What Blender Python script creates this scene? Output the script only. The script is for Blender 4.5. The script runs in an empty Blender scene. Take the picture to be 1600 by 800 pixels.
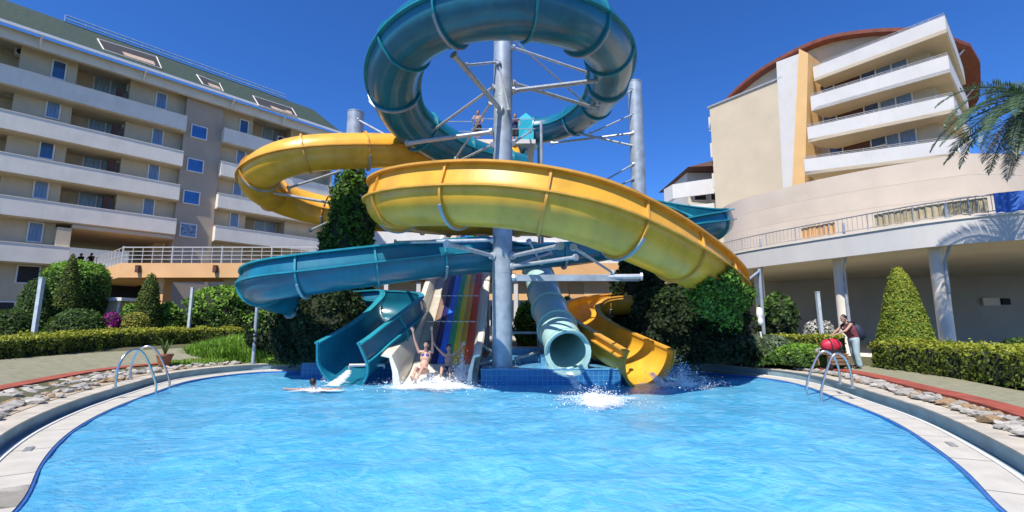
import bpy, bmesh, math, random
import numpy as np
from mathutils import Vector, Matrix, noise as mnoise
random.seed(7); rng = np.random.default_rng(7)
PI = math.pi; R = math.radians
S = bpy.context.scene; C = S.collection

# ------------------------------------------------------------------ camera, sky, sun, exposure
PITCH = R(8); CH = 2.0; FP = 720.0
cd = bpy.data.cameras.new('camera'); cam = bpy.data.objects.new('camera', cd); C.objects.link(cam)
cam.location = (0, 0, CH); cam.rotation_euler = (R(98), 0, 0)
cd.sensor_width = 36; cd.lens = 36*FP/1600; cd.clip_end = 3000; cd.clip_start = .05
S.camera = cam
S.view_settings.view_transform = 'Standard'; S.view_settings.look = 'None'
S.view_settings.exposure = 0.38; S.view_settings.gamma = 1
to_sun = Vector((-.45, -.89, 0)).normalized()*math.cos(R(56)) + Vector((0, 0, math.sin(R(56))))
w = bpy.data.worlds.new('World'); S.world = w; w.use_nodes = True
nt = w.node_tree; bg = nt.nodes['Background']
sky = nt.nodes.new('ShaderNodeTexSky'); sky.sky_type = 'NISHITA'; sky.sun_disc = False
sky.sun_elevation = R(56); sky.sun_rotation = math.atan2(to_sun.x, to_sun.y)
sky.altitude = 1500; sky.air_density = 1.0; sky.dust_density = .1; sky.ozone_density = 4.0
hs = nt.nodes.new('ShaderNodeHueSaturation'); hs.inputs['Saturation'].default_value = 1.15
tint = nt.nodes.new('ShaderNodeMix'); tint.data_type = 'RGBA'; tint.blend_type = 'MULTIPLY'; tint.inputs[0].default_value = 1; tint.inputs[7].default_value = (.44, .68, 1.02, 1)
nt.links.new(sky.outputs[0], hs.inputs['Color']); nt.links.new(hs.outputs[0], tint.inputs[6]); nt.links.new(tint.outputs[2], bg.inputs[0]); bg.inputs[1].default_value = .15
sl = bpy.data.lights.new('sun', 'SUN'); sl.energy = 5.0; sl.angle = R(.5); sl.color = (1, .93, .83)
so = bpy.data.objects.new('sun', sl); C.objects.link(so)
so.rotation_euler = (-to_sun).to_track_quat('-Z', 'Y').to_euler()

# ------------------------------------------------------------------ measuring helpers: photo point + real depth or height -> place
def ray(px, py):
    u = (px-800)/FP; v = (400-py)/FP
    return (u, math.cos(PITCH)-v*math.sin(PITCH), math.sin(PITCH)+v*math.cos(PITCH))
def atY(px, py, Y):
    r = ray(px, py); k = Y/r[1]; return Vector((r[0]*k, Y, CH+r[2]*k))
def atZ(px, py, z):
    r = ray(px, py); k = (z-CH)/r[2]; return Vector((r[0]*k, r[1]*k, z))

# ------------------------------------------------------------------ materials
MATS = {}
def mat(name, col, rough=.6, var=.12, scale=6.0, bump=.0, bscale=40., metal=0., spec=.5, col2=None, island=False, coat=0., trans=0., dirt=0., dirtcol=(.1,.08,.05), stretch=None, sss=0):
    if name in MATS: return MATS[name]
    m = bpy.data.materials.new(name); m.use_nodes = True; n = m.node_tree; L = n.links
    b = n.nodes['Principled BSDF']; b.inputs['Roughness'].default_value = rough
    b.inputs['Metallic'].default_value = metal; b.inputs['Specular IOR Level'].default_value = spec
    b.inputs['Coat Weight'].default_value = coat; b.inputs['Coat Roughness'].default_value = .15
    tc = n.nodes.new('ShaderNodeTexCoord')
    vec = tc.outputs['Object']
    if stretch:
        mp = n.nodes.new('ShaderNodeMapping'); mp.inputs['Scale'].default_value = stretch; L.new(vec, mp.inputs[0]); vec = mp.outputs[0]
    if col2 is None: col2 = tuple(max(0, c*(1-var*2)) for c in col); c1 = tuple(min(1, c*(1+var)) for c in col)
    else: c1 = col
    mx = n.nodes.new('ShaderNodeMix'); mx.data_type = 'RGBA'
    mx.inputs[6].default_value = (*c1, 1); mx.inputs[7].default_value = (*col2, 1)
    if island:
        g = n.nodes.new('ShaderNodeNewGeometry'); L.new(g.outputs['Random Per Island'], mx.inputs[0])
    else:
        no = n.nodes.new('ShaderNodeTexNoise'); no.inputs['Scale'].default_value = scale; no.inputs['Detail'].default_value = 6
        L.new(vec, no.inputs['Vector'])
        rp = n.nodes.new('ShaderNodeMapRange'); rp.inputs[1].default_value = .3; rp.inputs[2].default_value = .7
        L.new(no.outputs[0], rp.inputs[0]); L.new(rp.outputs[0], mx.inputs[0])
    out = mx.outputs[2]
    if dirt:
        d = n.nodes.new('ShaderNodeTexNoise'); d.inputs['Scale'].default_value = 2.2; d.inputs['Detail'].default_value = 9; d.inputs['Roughness'].default_value = .7
        mp2 = n.nodes.new('ShaderNodeMapping'); mp2.inputs['Scale'].default_value = (1, 1, .35); L.new(tc.outputs['Object'], mp2.inputs[0]); L.new(mp2.outputs[0], d.inputs[0])
        rp2 = n.nodes.new('ShaderNodeMapRange'); rp2.inputs[1].default_value = .5; rp2.inputs[2].default_value = .8; rp2.inputs[4].default_value = dirt
        L.new(d.outputs[0], rp2.inputs[0])
        m2 = n.nodes.new('ShaderNodeMix'); m2.data_type = 'RGBA'; m2.inputs[7].default_value = (*dirtcol, 1)
        L.new(rp2.outputs[0], m2.inputs[0]); L.new(out, m2.inputs[6]); out = m2.outputs[2]
    L.new(out, b.inputs['Base Color'])
    if bump:
        bn = n.nodes.new('ShaderNodeTexNoise'); bn.inputs['Scale'].default_value = bscale; bn.inputs['Detail'].default_value = 5
        L.new(vec, bn.inputs['Vector'])
        bu = n.nodes.new('ShaderNodeBump'); bu.inputs['Strength'].default_value = bump; bu.inputs['Distance'].default_value = .03
        L.new(bn.outputs[0], bu.inputs['Height']); L.new(bu.outputs[0], b.inputs['Normal'])
    if trans:   # leaves let light through
        t = n.nodes.new('ShaderNodeBsdfTranslucent'); L.new(out, t.inputs[0])
        ms = n.nodes.new('ShaderNodeMixShader'); ms.inputs[0].default_value = trans
        L.new(b.outputs[0], ms.inputs[1]); L.new(t.outputs[0], ms.inputs[2]); L.new(ms.outputs[0], n.nodes['Material Output'].inputs[0])
    MATS[name] = m; return m
def leaf(name, c1, c2): return mat(name, c1, .6, col2=c2, island=True, trans=.3, spec=.3)

YEL = mat('yellow_gelcoat', (.80, .42, .035), .36, .10, 1.2, coat=.2, dirt=.45, dirtcol=(.35, .2, .02))
YELR = mat('yellow_flange', (.72, .36, .05), .4, .1, 3, dirt=.3, dirtcol=(.2, .1, .02))
YELI = mat('yellow_inner', (.75, .30, .02), .35, .08, 2)
TEA = mat('teal_gelcoat', (.010, .145, .225), .30, .14, 1.2, coat=.3, dirt=.4, dirtcol=(.02, .28, .3))
TEAR = mat('teal_flange', (.02, .26, .33), .35, .1, 3)
TEAI = mat('turquoise_inner', (.01, .36, .46), .3, .08, 2)
AQU = mat('pale_green_gelcoat', (.40, .62, .56), .35, .06, 2, coat=.3, dirt=.3, dirtcol=(.2, .35, .3))
CREAM = mat('cream_gelcoat', (.72, .68, .56), .35, .05, 2, coat=.3, dirt=.15, dirtcol=(.4, .36, .28))
STEEL = mat('galvanised_pole', (.36, .42, .48), .5, .14, 3, .1, 30, metal=.25, dirt=.3, dirtcol=(.2, .24, .28))
ARM = mat('galvanised_arm', (.50, .54, .58), .42, .12, 8, metal=.4)
CHROME = mat('ladder_steel', (.62, .62, .6), .22, .05, 5, metal=.9)
WALLC = mat('beige_render', (.58, .485, .34), .9, .06, .7, .15, 60, dirt=.15, dirtcol=(.25, .21, .17))
PARA = mat('offwhite_render', (.76, .715, .62), .85, .05, .8, .1, 60, dirt=.22, dirtcol=(.38, .36, .33))
PARW = mat('white_render', (.62, .61, .58), .85, .03, .8, .1, 60, dirt=.3, dirtcol=(.42, .40, .37))
CRW = mat('cream_render', (.58, .49, .35), .9, .04, .6, .1, 60, dirt=.2, dirtcol=(.45, .37, .27))
PEACH = mat('peach_render', (.72, .42, .19), .85, .05, .8, .1, 50, dirt=.15, dirtcol=(.4, .25, .12))
ORG = mat('ochre_render', (.74, .47, .2), .85, .04, .8)
DRUM = mat('stone_cladding', (.54, .47, .39), .85, .05, .5, .1, 40, dirt=.15, dirtcol=(.4, .35, .3))
ROOF = mat('green_shingle', (.032, .058, .044), .9, .15, 4, .5, 25)
RBR = mat('redbrown_roof', (.20, .055, .03), .6, .15, 3, .1, 30)
GLASS = mat('window_glass', (.04, .10, .22), .08, .25, 1.2, spec=.9)
CURT = mat('window_curtain', (.16, .26, .42), .35, .25, 3, stretch=(9, 1, .3), spec=.8)
FRAME = mat('white_frame', (.75, .76, .76), .5, .03)
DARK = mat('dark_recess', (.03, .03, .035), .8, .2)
BROWN = mat('brown_panel', (.10, .04, .03), .6, .15, 5)
RAILG = mat('grey_rail', (.45, .45, .44), .45, .08, metal=.4)
RAILW = mat('white_rail', (.50, .50, .49), .5, .05)
SKIN = mat('skin', (.55, .33, .24), .5, .06, 12, sss=1)
SKIN2 = mat('tanned_skin', (.42, .24, .17), .5, .06, 12)
HAIR = mat('dark_hair', (.012, .010, .010), .5, .3, 60)
BARK = mat('bark', (.12, .08, .05), .95, .25, 12, .6, 30)
CURB = mat('pale_coping', (.50, .46, .38), .8, .12, 3, .3, 35, dirt=.35, dirtcol=(.28, .25, .2))
GUT = mat('white_gutter', (.54, .52, .46), .6, .06, 3, .15, 50, dirt=.25, dirtcol=(.42, .4, .34))
RIM = mat('rim_bluegrey', (.27, .38, .42), .6, .12, 2, .1, 30, dirt=.3, dirtcol=(.16, .24, .27))
WHT = mat('white_plastic', (.78, .78, .76), .4, .03)
BTILE = mat('blue_paint', (.10, .33, .55), .35, .2, 5, dirt=.2, dirtcol=(.03, .12, .25))
DEEP = mat('deep_blue_tile', (.02, .14, .50), .25, .1)
STONE = mat('white_stone', (.52, .49, .43), .85, .15, 8, .5, 25)
STONB = mat('ochre_stone', (.36, .24, .13), .85, .2, 8, .5, 25)
STONC = mat('grey_stone', (.40, .38, .34), .85, .2, 8, .5, 25)
STOND = mat('tan_stone', (.46, .38, .27), .85, .2, 8, .5, 25)
RED = mat('red_kerb_paint', (.34, .075, .045), .75, .15, 3, .3, 20, dirt=.4, dirtcol=(.22, .12, .09))
NAVY = mat('navy_cloth', (.02, .03, .10), .8, .2)
BLACK = mat('black_cloth', (.015, .016, .02), .8, .2)
FOAM = None

# ------------------------------------------------------------------ mesh helpers
WM = {}
def wm(o): return WM.get(o.name, Matrix.Identity(4)) if o else Matrix.Identity(4)
def tag(o, label=None, cat=None, group=None, kind=None):
    if label: o['label'] = label
    if cat: o['category'] = cat
    if group: o['group'] = group
    if kind: o['kind'] = kind
    return o
def empty(name, loc=(0, 0, 0), rz=0, label=None, cat=None, group=None):
    o = bpy.data.objects.new(name, None); C.objects.link(o); o.location = loc; o.rotation_euler = (0, 0, rz)
    o.empty_display_size = .2
    WM[o.name] = Matrix.Translation(loc) @ Matrix.Rotation(rz, 4, 'Z')
    return tag(o, label, cat, group)
def mkobj(name, me, parent=None, loc=None):
    o = bpy.data.objects.new(name, me); C.objects.link(o)
    if parent: o.parent = parent
    if loc is not None: o.location = loc
    WM[o.name] = wm(parent) @ Matrix.Translation(o.location)
    return o
class MB:
    def __init__(s): s.v = []; s.f = []; s.mi = []; s.m = 0
    def add(s, vs, fs):
        k = len(s.v); s.v += [tuple(p) for p in vs]; s.f += [tuple(i+k for i in f) for f in fs]; s.mi += [s.m]*len(fs); return s
    def box(s, x0, x1, y0, y1, z0, z1):
        x0, x1 = sorted((x0, x1)); y0, y1 = sorted((y0, y1)); z0, z1 = sorted((z0, z1))
        return s.add([(x0,y0,z0),(x1,y0,z0),(x1,y1,z0),(x0,y1,z0),(x0,y0,z1),(x1,y0,z1),(x1,y1,z1),(x0,y1,z1)],
              [(0,3,2,1),(4,5,6,7),(0,1,5,4),(1,2,6,5),(2,3,7,6),(3,0,4,7)])
    def prism(s, poly, z0, z1):
        n = len(poly)
        ar = sum(poly[i][0]*poly[(i+1)%n][1]-poly[(i+1)%n][0]*poly[i][1] for i in range(n))
        if ar < 0: poly = poly[::-1]
        return s.add([(x, y, z0) for x, y in poly]+[(x, y, z1) for x, y in poly],
              [tuple(range(n))[::-1], tuple(range(n, 2*n))]+[(i, (i+1)%n, n+(i+1)%n, n+i) for i in range(n)])
    def hexa(s, pts):  # 8 points bottom 4, top 4
        return s.add(pts, [(0,3,2,1),(4,5,6,7),(0,1,5,4),(1,2,6,5),(2,3,7,6),(3,0,4,7)])
    def cyl(s, p0, p1, r0, r1=None, n=12, cap=True):
        r1 = r0 if r1 is None else r1; p0 = Vector(p0); p1 = Vector(p1); d = (p1-p0)
        if d.length < 1e-6: return s
        d.normalize()
        a = d.orthogonal().normalized(); b = d.cross(a)
        vs = []
        for p, r in ((p0, r0), (p1, r1)):
            for i in range(n):
                t = 2*PI*i/n; vs.append(p+(a*math.cos(t)+b*math.sin(t))*r)
        fs = [(i, (i+1)%n, n+(i+1)%n, n+i) for i in range(n)]
        if cap: fs += [tuple(range(n))[::-1], tuple(range(n, 2*n))]
        return s.add(vs, fs)
    def tube(s, pts, r, n=8, smooth=0):
        pts = [Vector(p) for p in pts]
        if smooth: pts = catmull(pts, smooth)
        rr = r if isinstance(r, (list, tuple)) else [r]*len(pts)
        if len(rr) != len(pts): rr = [rr[0]+(rr[-1]-rr[0])*i/(len(pts)-1) for i in range(len(pts))]
        vs = []; a = None
        for i, p in enumerate(pts):
            d = (pts[min(i+1, len(pts)-1)]-pts[max(i-1, 0)]).normalized()
            a = d.orthogonal().normalized() if a is None else (a-d*a.dot(d)).normalized()
            b = d.cross(a)
            for j in range(n):
                t = 2*PI*j/n; vs.append(p+(a*math.cos(t)+b*math.sin(t))*rr[i])
        fs = [(i*n+j, i*n+(j+1)%n, (i+1)*n+(j+1)%n, (i+1)*n+j) for i in range(len(pts)-1) for j in range(n)]
        k = (len(pts)-1)*n
        fs += [tuple(range(n))[::-1], tuple(range(k, k+n))]
        return s.add(vs, fs)
    def caps(s, p0, p1, r0, r1, n=12):   # capsule with tapered radius
        p0 = Vector(p0); p1 = Vector(p1); d = (p1-p0)
        if d.length < 1e-5: d = Vector((0, 0, 1e-5)); p1 = p0+d
        d.normalize(); a = d.orthogonal().normalized(); b = d.cross(a); rings = []
        for k in range(1, 5): t = PI/2*(1-k/4); rings.append((p0-d*r0*math.sin(t), r0*math.cos(t)))
        for k in range(0, 4): t = PI/2*k/4; rings.append((p1+d*r1*math.sin(t), r1*math.cos(t)))
        vs = [p0-d*r0]
        for p, r in rings:
            for i in range(n): t = 2*PI*i/n; vs.append(p+(a*math.cos(t)+b*math.sin(t))*r)
        vs.append(p1+d*r1); m = len(rings); fs = []
        for i in range(n): fs.append((0, 1+(i+1)%n, 1+i))
        for q in range(m-1):
            for i in range(n): fs.append((1+q*n+i, 1+q*n+(i+1)%n, 1+(q+1)*n+(i+1)%n, 1+(q+1)*n+i))
        e = len(vs)-1
        for i in range(n): fs.append((e, 1+(m-1)*n+i, 1+(m-1)*n+(i+1)%n))
        return s.add(vs, fs)
    def ell(s, c, rx, ry, rz, n=16, m=10, rot=None):
        c = Vector(c); vs = []
        for i in range(1, m):
            t = PI*i/m
            for j in range(n):
                p = 2*PI*j/n; v = Vector((rx*math.sin(t)*math.cos(p), ry*math.sin(t)*math.sin(p), rz*math.cos(t)))
                if rot: v = rot @ v
                vs.append(c+v)
        top = Vector((0, 0, rz)); bot = Vector((0, 0, -rz))
        if rot: top = rot @ top; bot = rot @ bot
        vs += [c+top, c+bot]; a = (m-1)*n; fs = []
        for j in range(n): fs += [(a, j, (j+1)%n), (a+1, (m-2)*n+(j+1)%n, (m-2)*n+j)]
        for i in range(m-2):
            for j in range(n): fs.append((i*n+j, (i+1)*n+j, (i+1)*n+(j+1)%n, i*n+(j+1)%n))
        return s.add(vs, fs)
    def mesh(s, name, mats, M=None, smooth=30):
        me = bpy.data.meshes.new(name)
        vs = s.v if M is None else [M @ Vector(p) for p in s.v]
        me.from_pydata(vs, [], s.f)
        for m in (mats if isinstance(mats, (list, tuple)) else [mats]): me.materials.append(m)
        if any(s.mi): me.polygons.foreach_set('material_index', s.mi)
        if smooth:
            me.polygons.foreach_set('use_smooth', [True]*len(s.f)); me.set_sharp_from_angle(angle=R(smooth))
        me.update(); return me
    def build(s, name, mats, parent=None, local=False, smooth=30, origin=None):
        """world coordinates unless local; origin: object's own location (in world, or local)"""
        M = None if (local or not parent) else wm(parent).inverted()
        if origin is None:
            c = [sum(p[i] for p in s.v)/len(s.v) for i in range(3)]; c[2] = min(p[2] for p in s.v); origin = Vector(c)
        origin = Vector(origin)
        if M is not None:
            ol = M @ origin; M = Matrix.Translation(-ol) @ M
        else: ol = origin; M = Matrix.Translation(-origin)
        return mkobj(name, s.mesh(name, mats, M, smooth), parent, ol)
def catmull(P, k):
    P = [Vector(p) for p in P]; n = len(P); out = []
    for i in range(n-1):
        p0 = P[max(i-1, 0)]; p1 = P[i]; p2 = P[i+1]; p3 = P[min(i+2, n-1)]
        for j in range(k):
            t = j/k
            out.append(.5*((2*p1)+(p2-p0)*t+(2*p0-5*p1+4*p2-p3)*t*t+(3*p1-p0-3*p2+p3)*t**3))
    out.append(P[-1]); return out
def resample(P, step):
    L = [0]
    for a, b in zip(P, P[1:]): L.append(L[-1]+(b-a).length)
    n = max(2, int(round(L[-1]/step))); out = []; j = 0
    for i in range(n+1):
        t = L[-1]*i/n
        while j < len(P)-2 and L[j+1] < t: j += 1
        f = (t-L[j])/max(1e-9, L[j+1]-L[j]); out.append(P[j].lerp(P[j+1], min(1, max(0, f))))
    return out

# ------------------------------------------------------------------ the pool outline
_e = [(30,800),(60,731),(109,678),(175,641),(245,614),(300,596),(394,583),(495,580)]
_f = [(1060,581),(1125,585),(1195,592),(1255,604),(1320,630),(1390,658),(1460,702),(1530,758),(1560,800)]
pl = [atZ(x, y, 0) for x, y in _e]+[atZ(x, y, 0) for x, y in _f]+[Vector(p) for p in [(4.1,3.3,0),(2.2,2.0,0),(0,1.6,0),(-2.2,2.0,0),(-4.1,3.4,0)]]
pl[6] = Vector((-10.0, 17.9, 0)); pl[7] = Vector((-7.9, 18.6, 0)); pl[8] = Vector((6.4, 18.4, 0)); pl[9] = Vector((7.7, 17.9, 0))
nn = len(pl); big = catmull(pl[-3:]+pl+pl[:4], 12)[36:36+12*nn+1]
EDGE = resample(big, .3)[:-1]
for _ in range(6): EDGE = [(EDGE[i-1]+EDGE[i]*2+EDGE[(i+1) % len(EDGE)])/4 for i in range(len(EDGE))]
NE = len(EDGE); CEN = Vector((0, 11, 0))
NRM = []
for i in range(NE):
    d = EDGE[(i+1) % NE]-EDGE[i-1]; n_ = Vector((d.y, -d.x, 0)).normalized()
    if n_.dot(EDGE[i]-CEN) < 0: n_ = -n_
    NRM.append(n_)
def sstep(a, b, x): t = max(0, min(1, (x-a)/(b-a))); return t*t*(3-2*t)
def off(i, o, z):   # the left garden rises gently away from the pool
    e = EDGE[i % NE]; p = e+NRM[i % NE]*o; return Vector((p.x, p.y, z+.4*sstep(3, 6, o)*sstep(-4, -9, e.x)*sstep(8, 14, e.y)))
def ringmesh(prof, idx=None, closed=True):
    """prof: list of (offset, z) swept round the pool edge"""
    mb = MB(); idx = list(range(NE)) if idx is None else idx; k = len(prof)
    vs = [off(i, o, z) for i in idx for o, z in prof]; fs = []
    m = len(idx)
    for a in range(m if closed else m-1):
        b = (a+1) % m
        for j in range(k-1): fs.append((a*k+j, b*k+j, b*k+j+1, a*k+j+1))
    mb.add(vs, fs); return mb
def orient_up(o):
    bm = bmesh.new(); bm.from_mesh(o.data); bmesh.ops.recalc_face_normals(bm, faces=bm.faces)
    bm.to_mesh(o.data); bm.free()

# ground: one sheet with the pool cut out, out to the horizon
soil = mat('garden_soil', (.11, .09, .05), .95, .3, 3, .5, 20, col2=(.07, .085, .03))
fg = [(.62, .27), (1.5, .33), (3.0, .43), (6, .5)]
mb = ringmesh(fg)
vs = [off(i, 6, .5) for i in range(NE)]; outer = []
for i in range(NE):
    d = (EDGE[i]-CEN).normalized(); outer.append(CEN+d*900+Vector((0, 0, off(i, 6, .5).z)))
k0 = len(mb.v)
mb.add(vs+outer, [(i, (i+1) % NE, NE+(i+1) % NE, NE+i) for i in range(NE)])
g = mb.build('ground', soil, origin=(0, 0, 0)); orient_up(g); tag(g, kind='structure')

# water with a lit floor below it
def water_mat():
    m = bpy.data.materials.new('pool_water'); m.use_nodes = True; n = m.node_tree; L = n.links
    b = n.nodes['Principled BSDF']; tc = n.nodes.new('ShaderNodeTexCoord')
    def nz(sc, st, det=3, dist=0):
        mp = n.nodes.new('ShaderNodeMapping'); mp.inputs['Scale'].default_value = st; L.new(tc.outputs['Object'], mp.inputs[0])
        t = n.nodes.new('ShaderNodeTexNoise'); t.inputs['Scale'].default_value = sc; t.inputs['Detail'].default_value = det; t.inputs['Distortion'].default_value = dist
        L.new(mp.outputs[0], t.inputs[0]); return t.outputs[0]
    a1 = nz(3.2, (1, 1.1, 1), 6, .8); a2 = nz(13, (1, 1.1, 1), 4, .8)
    ad = n.nodes.new('ShaderNodeMath'); ad.operation = 'MULTIPLY_ADD'; L.new(a2, ad.inputs[0]); ad.inputs[1].default_value = .35; L.new(a1, ad.inputs[2])
    bu = n.nodes.new('ShaderNodeBump'); bu.inputs['Strength'].default_value = .9; bu.inputs['Distance'].default_value = .06; L.new(ad.outputs[0], bu.inputs['Height'])
    cr = n.nodes.new('ShaderNodeMapRange'); cr.inputs[1].default_value = .40; cr.inputs[2].default_value = .72; L.new(nz(1.8, (1, 1.1, 1), 10, 1.8), cr.inputs[0])
    mx = n.nodes.new('ShaderNodeMix'); mx.data_type = 'RGBA'; mx.inputs[6].default_value = (.10, .49, .80, 1); mx.inputs[7].default_value = (.23, .63, .90, 1)  # lighter mottling painted into the water colour as caustic light patches
    L.new(cr.outputs[0], mx.inputs[0]); L.new(mx.outputs[2], b.inputs['Base Color'])
    b.inputs['Roughness'].default_value = .12; b.inputs['IOR'].default_value = 1.33
    L.new(bu.outputs[0], b.inputs['Normal'])
    t = n.nodes.new('ShaderNodeBsdfTransparent'); t.inputs[0].default_value = (.45, .82, .97, 1)
    ms = n.nodes.new('ShaderNodeMixShader'); ms.inputs[0].default_value = .72
    L.new(b.outputs[0], ms.inputs[2]); L.new(t.outputs[0], ms.inputs[1]); L.new(ms.outputs[0], n.nodes['Material Output'].inputs[0])
    return m
WATER = water_mat()
def wz(x, y): return .018*math.sin(1.9*x+1.1*y)+.014*math.sin(-1.3*x+2.6*y+1)+.010*math.sin(4.1*x+1.7*y+2)+.008*math.sin(1.2*x-5.2*y)+.02*(mnoise.noise(Vector((x*1.1, y*1.9, 0))))
mb = MB(); KR = 60; vs = []
for q in range(KR):
    t = 1-q/KR
    for i in range(NE):
        p = CEN+(EDGE[i]-CEN)*t; vs.append((p.x, p.y, wz(p.x, p.y)*(1 if q else .4)))
vs.append((CEN.x, CEN.y, 0)); fs = []
for q in range(KR-1):
    for i in range(NE): fs.append((q*NE+i, q*NE+(i+1) % NE, (q+1)*NE+(i+1) % NE, (q+1)*NE+i))
for i in range(NE): fs.append(((KR-1)*NE+i, (KR-1)*NE+(i+1) % NE, KR*NE))
mb.add(vs, fs); wt = mb.build('water', WATER, origin=(0, 0, 0), smooth=180); orient_up(wt); tag(wt, kind='structure')
floorm = mat('pool_floor_tile', (.30, .72, .88), .5, .10, .8, 0)
mb = MB(); mb.add([off(i, .02, .02) for i in range(NE)]+[off(i, -.02, -1.4) for i in range(NE)], [(i, (i+1) % NE, NE+(i+1) % NE, NE+i) for i in range(NE)]+[tuple(range(NE, 2*NE))])
pf = mb.build('pool_floor', floorm, origin=(0, 0, -1.4)); tag(pf, kind='structure')
# the rim: blue tile lip, coping slabs, channel, upstand, pale coping
rim = empty('pool_rim', (0, 0, 0)); tag(rim, kind='structure')
ringmesh([(-.03, -.12), (-.03, .035), (0, .04)]).build('tile_lip', DEEP, rim)
step = 5
for a in range(0, NE, step):
    idx = [(a+j) % NE for j in range(step+1)]
    mb = MB(); z = .055
    P0 = [off(i, .0, z) for i in idx]; P1 = [off(i, .44, z+.012) for i in idx]
    for P in (P0, P1):   # joint
        P[0] = P[0].lerp(P[1], .03); P[-1] = P[-1].lerp(P[-2], .03)
    m_ = len(idx)
    vs = P0+P1+[p-Vector((0, 0, .05)) for p in P0]
    fs = [(i, i+1, m_+i+1, m_+i) for i in range(m_-1)]+[(i, 2*m_+i, 2*m_+i+1, i+1) for i in range(m_-1)]
    mb.add(vs, fs); mb.build('coping_slab', GUT, rim)
ringmesh([(.0, .004), (.44, .045)]).build('slab_bed', CURB, rim)
ringmesh([(.44, .03), (.44, .085), (.50, .085), (.50, .03)]).build('white_ridge', WHT, rim)
ringmesh([(.50, .035), (.63, .035)]).build('overflow_channel', RIM, rim)
ringmesh([(.63, .03), (.63, .285)]).build('upstand', RIM, rim)
def sector(i0f): return [i for i in range(NE) if i0f(EDGE[i])]
def runs(pred):
    s_ = [i for i in range(NE) if not pred(EDGE[i])]
    st = s_[0] if s_ else 0; out = []; cur = []
    for k in range(st, st+NE+1):
        i = k % NE
        if pred(EDGE[i]): cur.append(i)
        else:
            if len(cur) > 2: out.append(cur)
            cur = []
    return out
ringmesh([(.6, .27), (.6, .30), (.98, .31), (.98, .2)]).build('top_coping', CURB, rim)

paving = mat('paving', (.29, .27, .19), .85, .15, 5, .35, 30, col2=(.20, .21, .13), dirt=.3, dirtcol=(.18, .19, .1))
beige = mat('beige_screed', (.44, .37, .27), .9, .15, 2, .3, 20, dirt=.4, dirtcol=(.3, .22, .14))
LEFT = lambda p: p.x < -1 and p.y < 18.0
RIGHT = lambda p: p.x > 1 and p.y < 16.2
for pred, (a, b, c, d, e) in ((LEFT, (.99, 2.5, 2.5, 2.95, 5.2)), (RIGHT, (.99, 1.45, 1.45, 1.9, 3.2))):
    for rn in runs(pred):
        o = ringmesh([(a, .318), (b, .36)], rn, False).build('stone_bed', beige); orient_up(o); tag(o, kind='structure')
        bed = o
        o = ringmesh([(c, .3), (c, .44), (d, .45), (d, .3)], rn, False).build('kerb', RED); tag(o, kind='structure')
        o = ringmesh([(d, .424), (e, .485)], rn, False).build('path', paving); tag(o, kind='structure')
        # loose stones laid in the bed
        vars_ = []
        for q in range(8):
            bm = bmesh.new(); bmesh.ops.create_icosphere(bm, subdivisions=1, radius=1)
            for v in bm.verts: v.co *= 1+random.uniform(-.28, .28); v.co.z *= .55
            me = bpy.data.meshes.new('stone'); bm.to_mesh(me); bm.free(); me.materials.append((STONB, STONC, STOND)[q % 3] if q > 5 else (STONE, STONC)[q % 2]); vars_.append(me)
        nst = 290 if pred is LEFT else 230; cnt = 0; placed = []
        for tr in range(12000):
            if cnt >= nst: break
            i = random.choice(rn)
            if EDGE[i].y < 4.5: continue
            o_ = random.uniform(a+.12, b-.1)
            if pred is LEFT and (mnoise.noise(Vector((i*.06, o_*.9, 3))) < -.12 and o_ < 1.9): continue
            if pred is RIGHT and mnoise.noise(Vector((i*.12, 1, 3))) < -.25: continue
            p = off(i, o_, .36)+Vector((random.uniform(-.15, .15), random.uniform(-.15, .15), 0)); s_ = random.uniform(.07, .17)
            if any((p-q).length < (s_+r)*.72 for q, r in placed): continue
            placed.append((p, s_)); cnt += 1
            st = bpy.data.objects.new('stone', random.choice(vars_)); C.objects.link(st); st.parent = bed
            st.location = p-WM[bed.name].translation; st.scale = (s_*random.uniform(.9, 1.5), s_, s_*random.uniform(.6, 1)); st.rotation_euler = (random.uniform(-.3, .3), random.uniform(-.3, .3), random.uniform(0, 6))
# drain covers on the rim
for (px, py, lb) in ((62, 697, 'small grey drain grate set in the left pool coping'), (1478, 693, 'small grey drain grate set in the right pool coping')):
    p = atZ(px, py, .07); i = min(range(NE), key=lambda k: (EDGE[k]-p).length)
    t = (EDGE[(i+1) % NE]-EDGE[i-1]).normalized(); q = off(i, .26, .066); nrm = NRM[i]
    r0 = empty('drain_grate', q, math.atan2(t.y, t.x), lb, 'drain', 'drains in the pool coping')
    MB().box(-.12, .12, -.045, .045, -.01, .006).build('frame', STEEL, r0, True)
    for k in range(7): MB().box(-.12+k*.04, -.10+k*.04, -.05, .05, .006, .014).build('slat', RAILG, r0, True)

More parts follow.
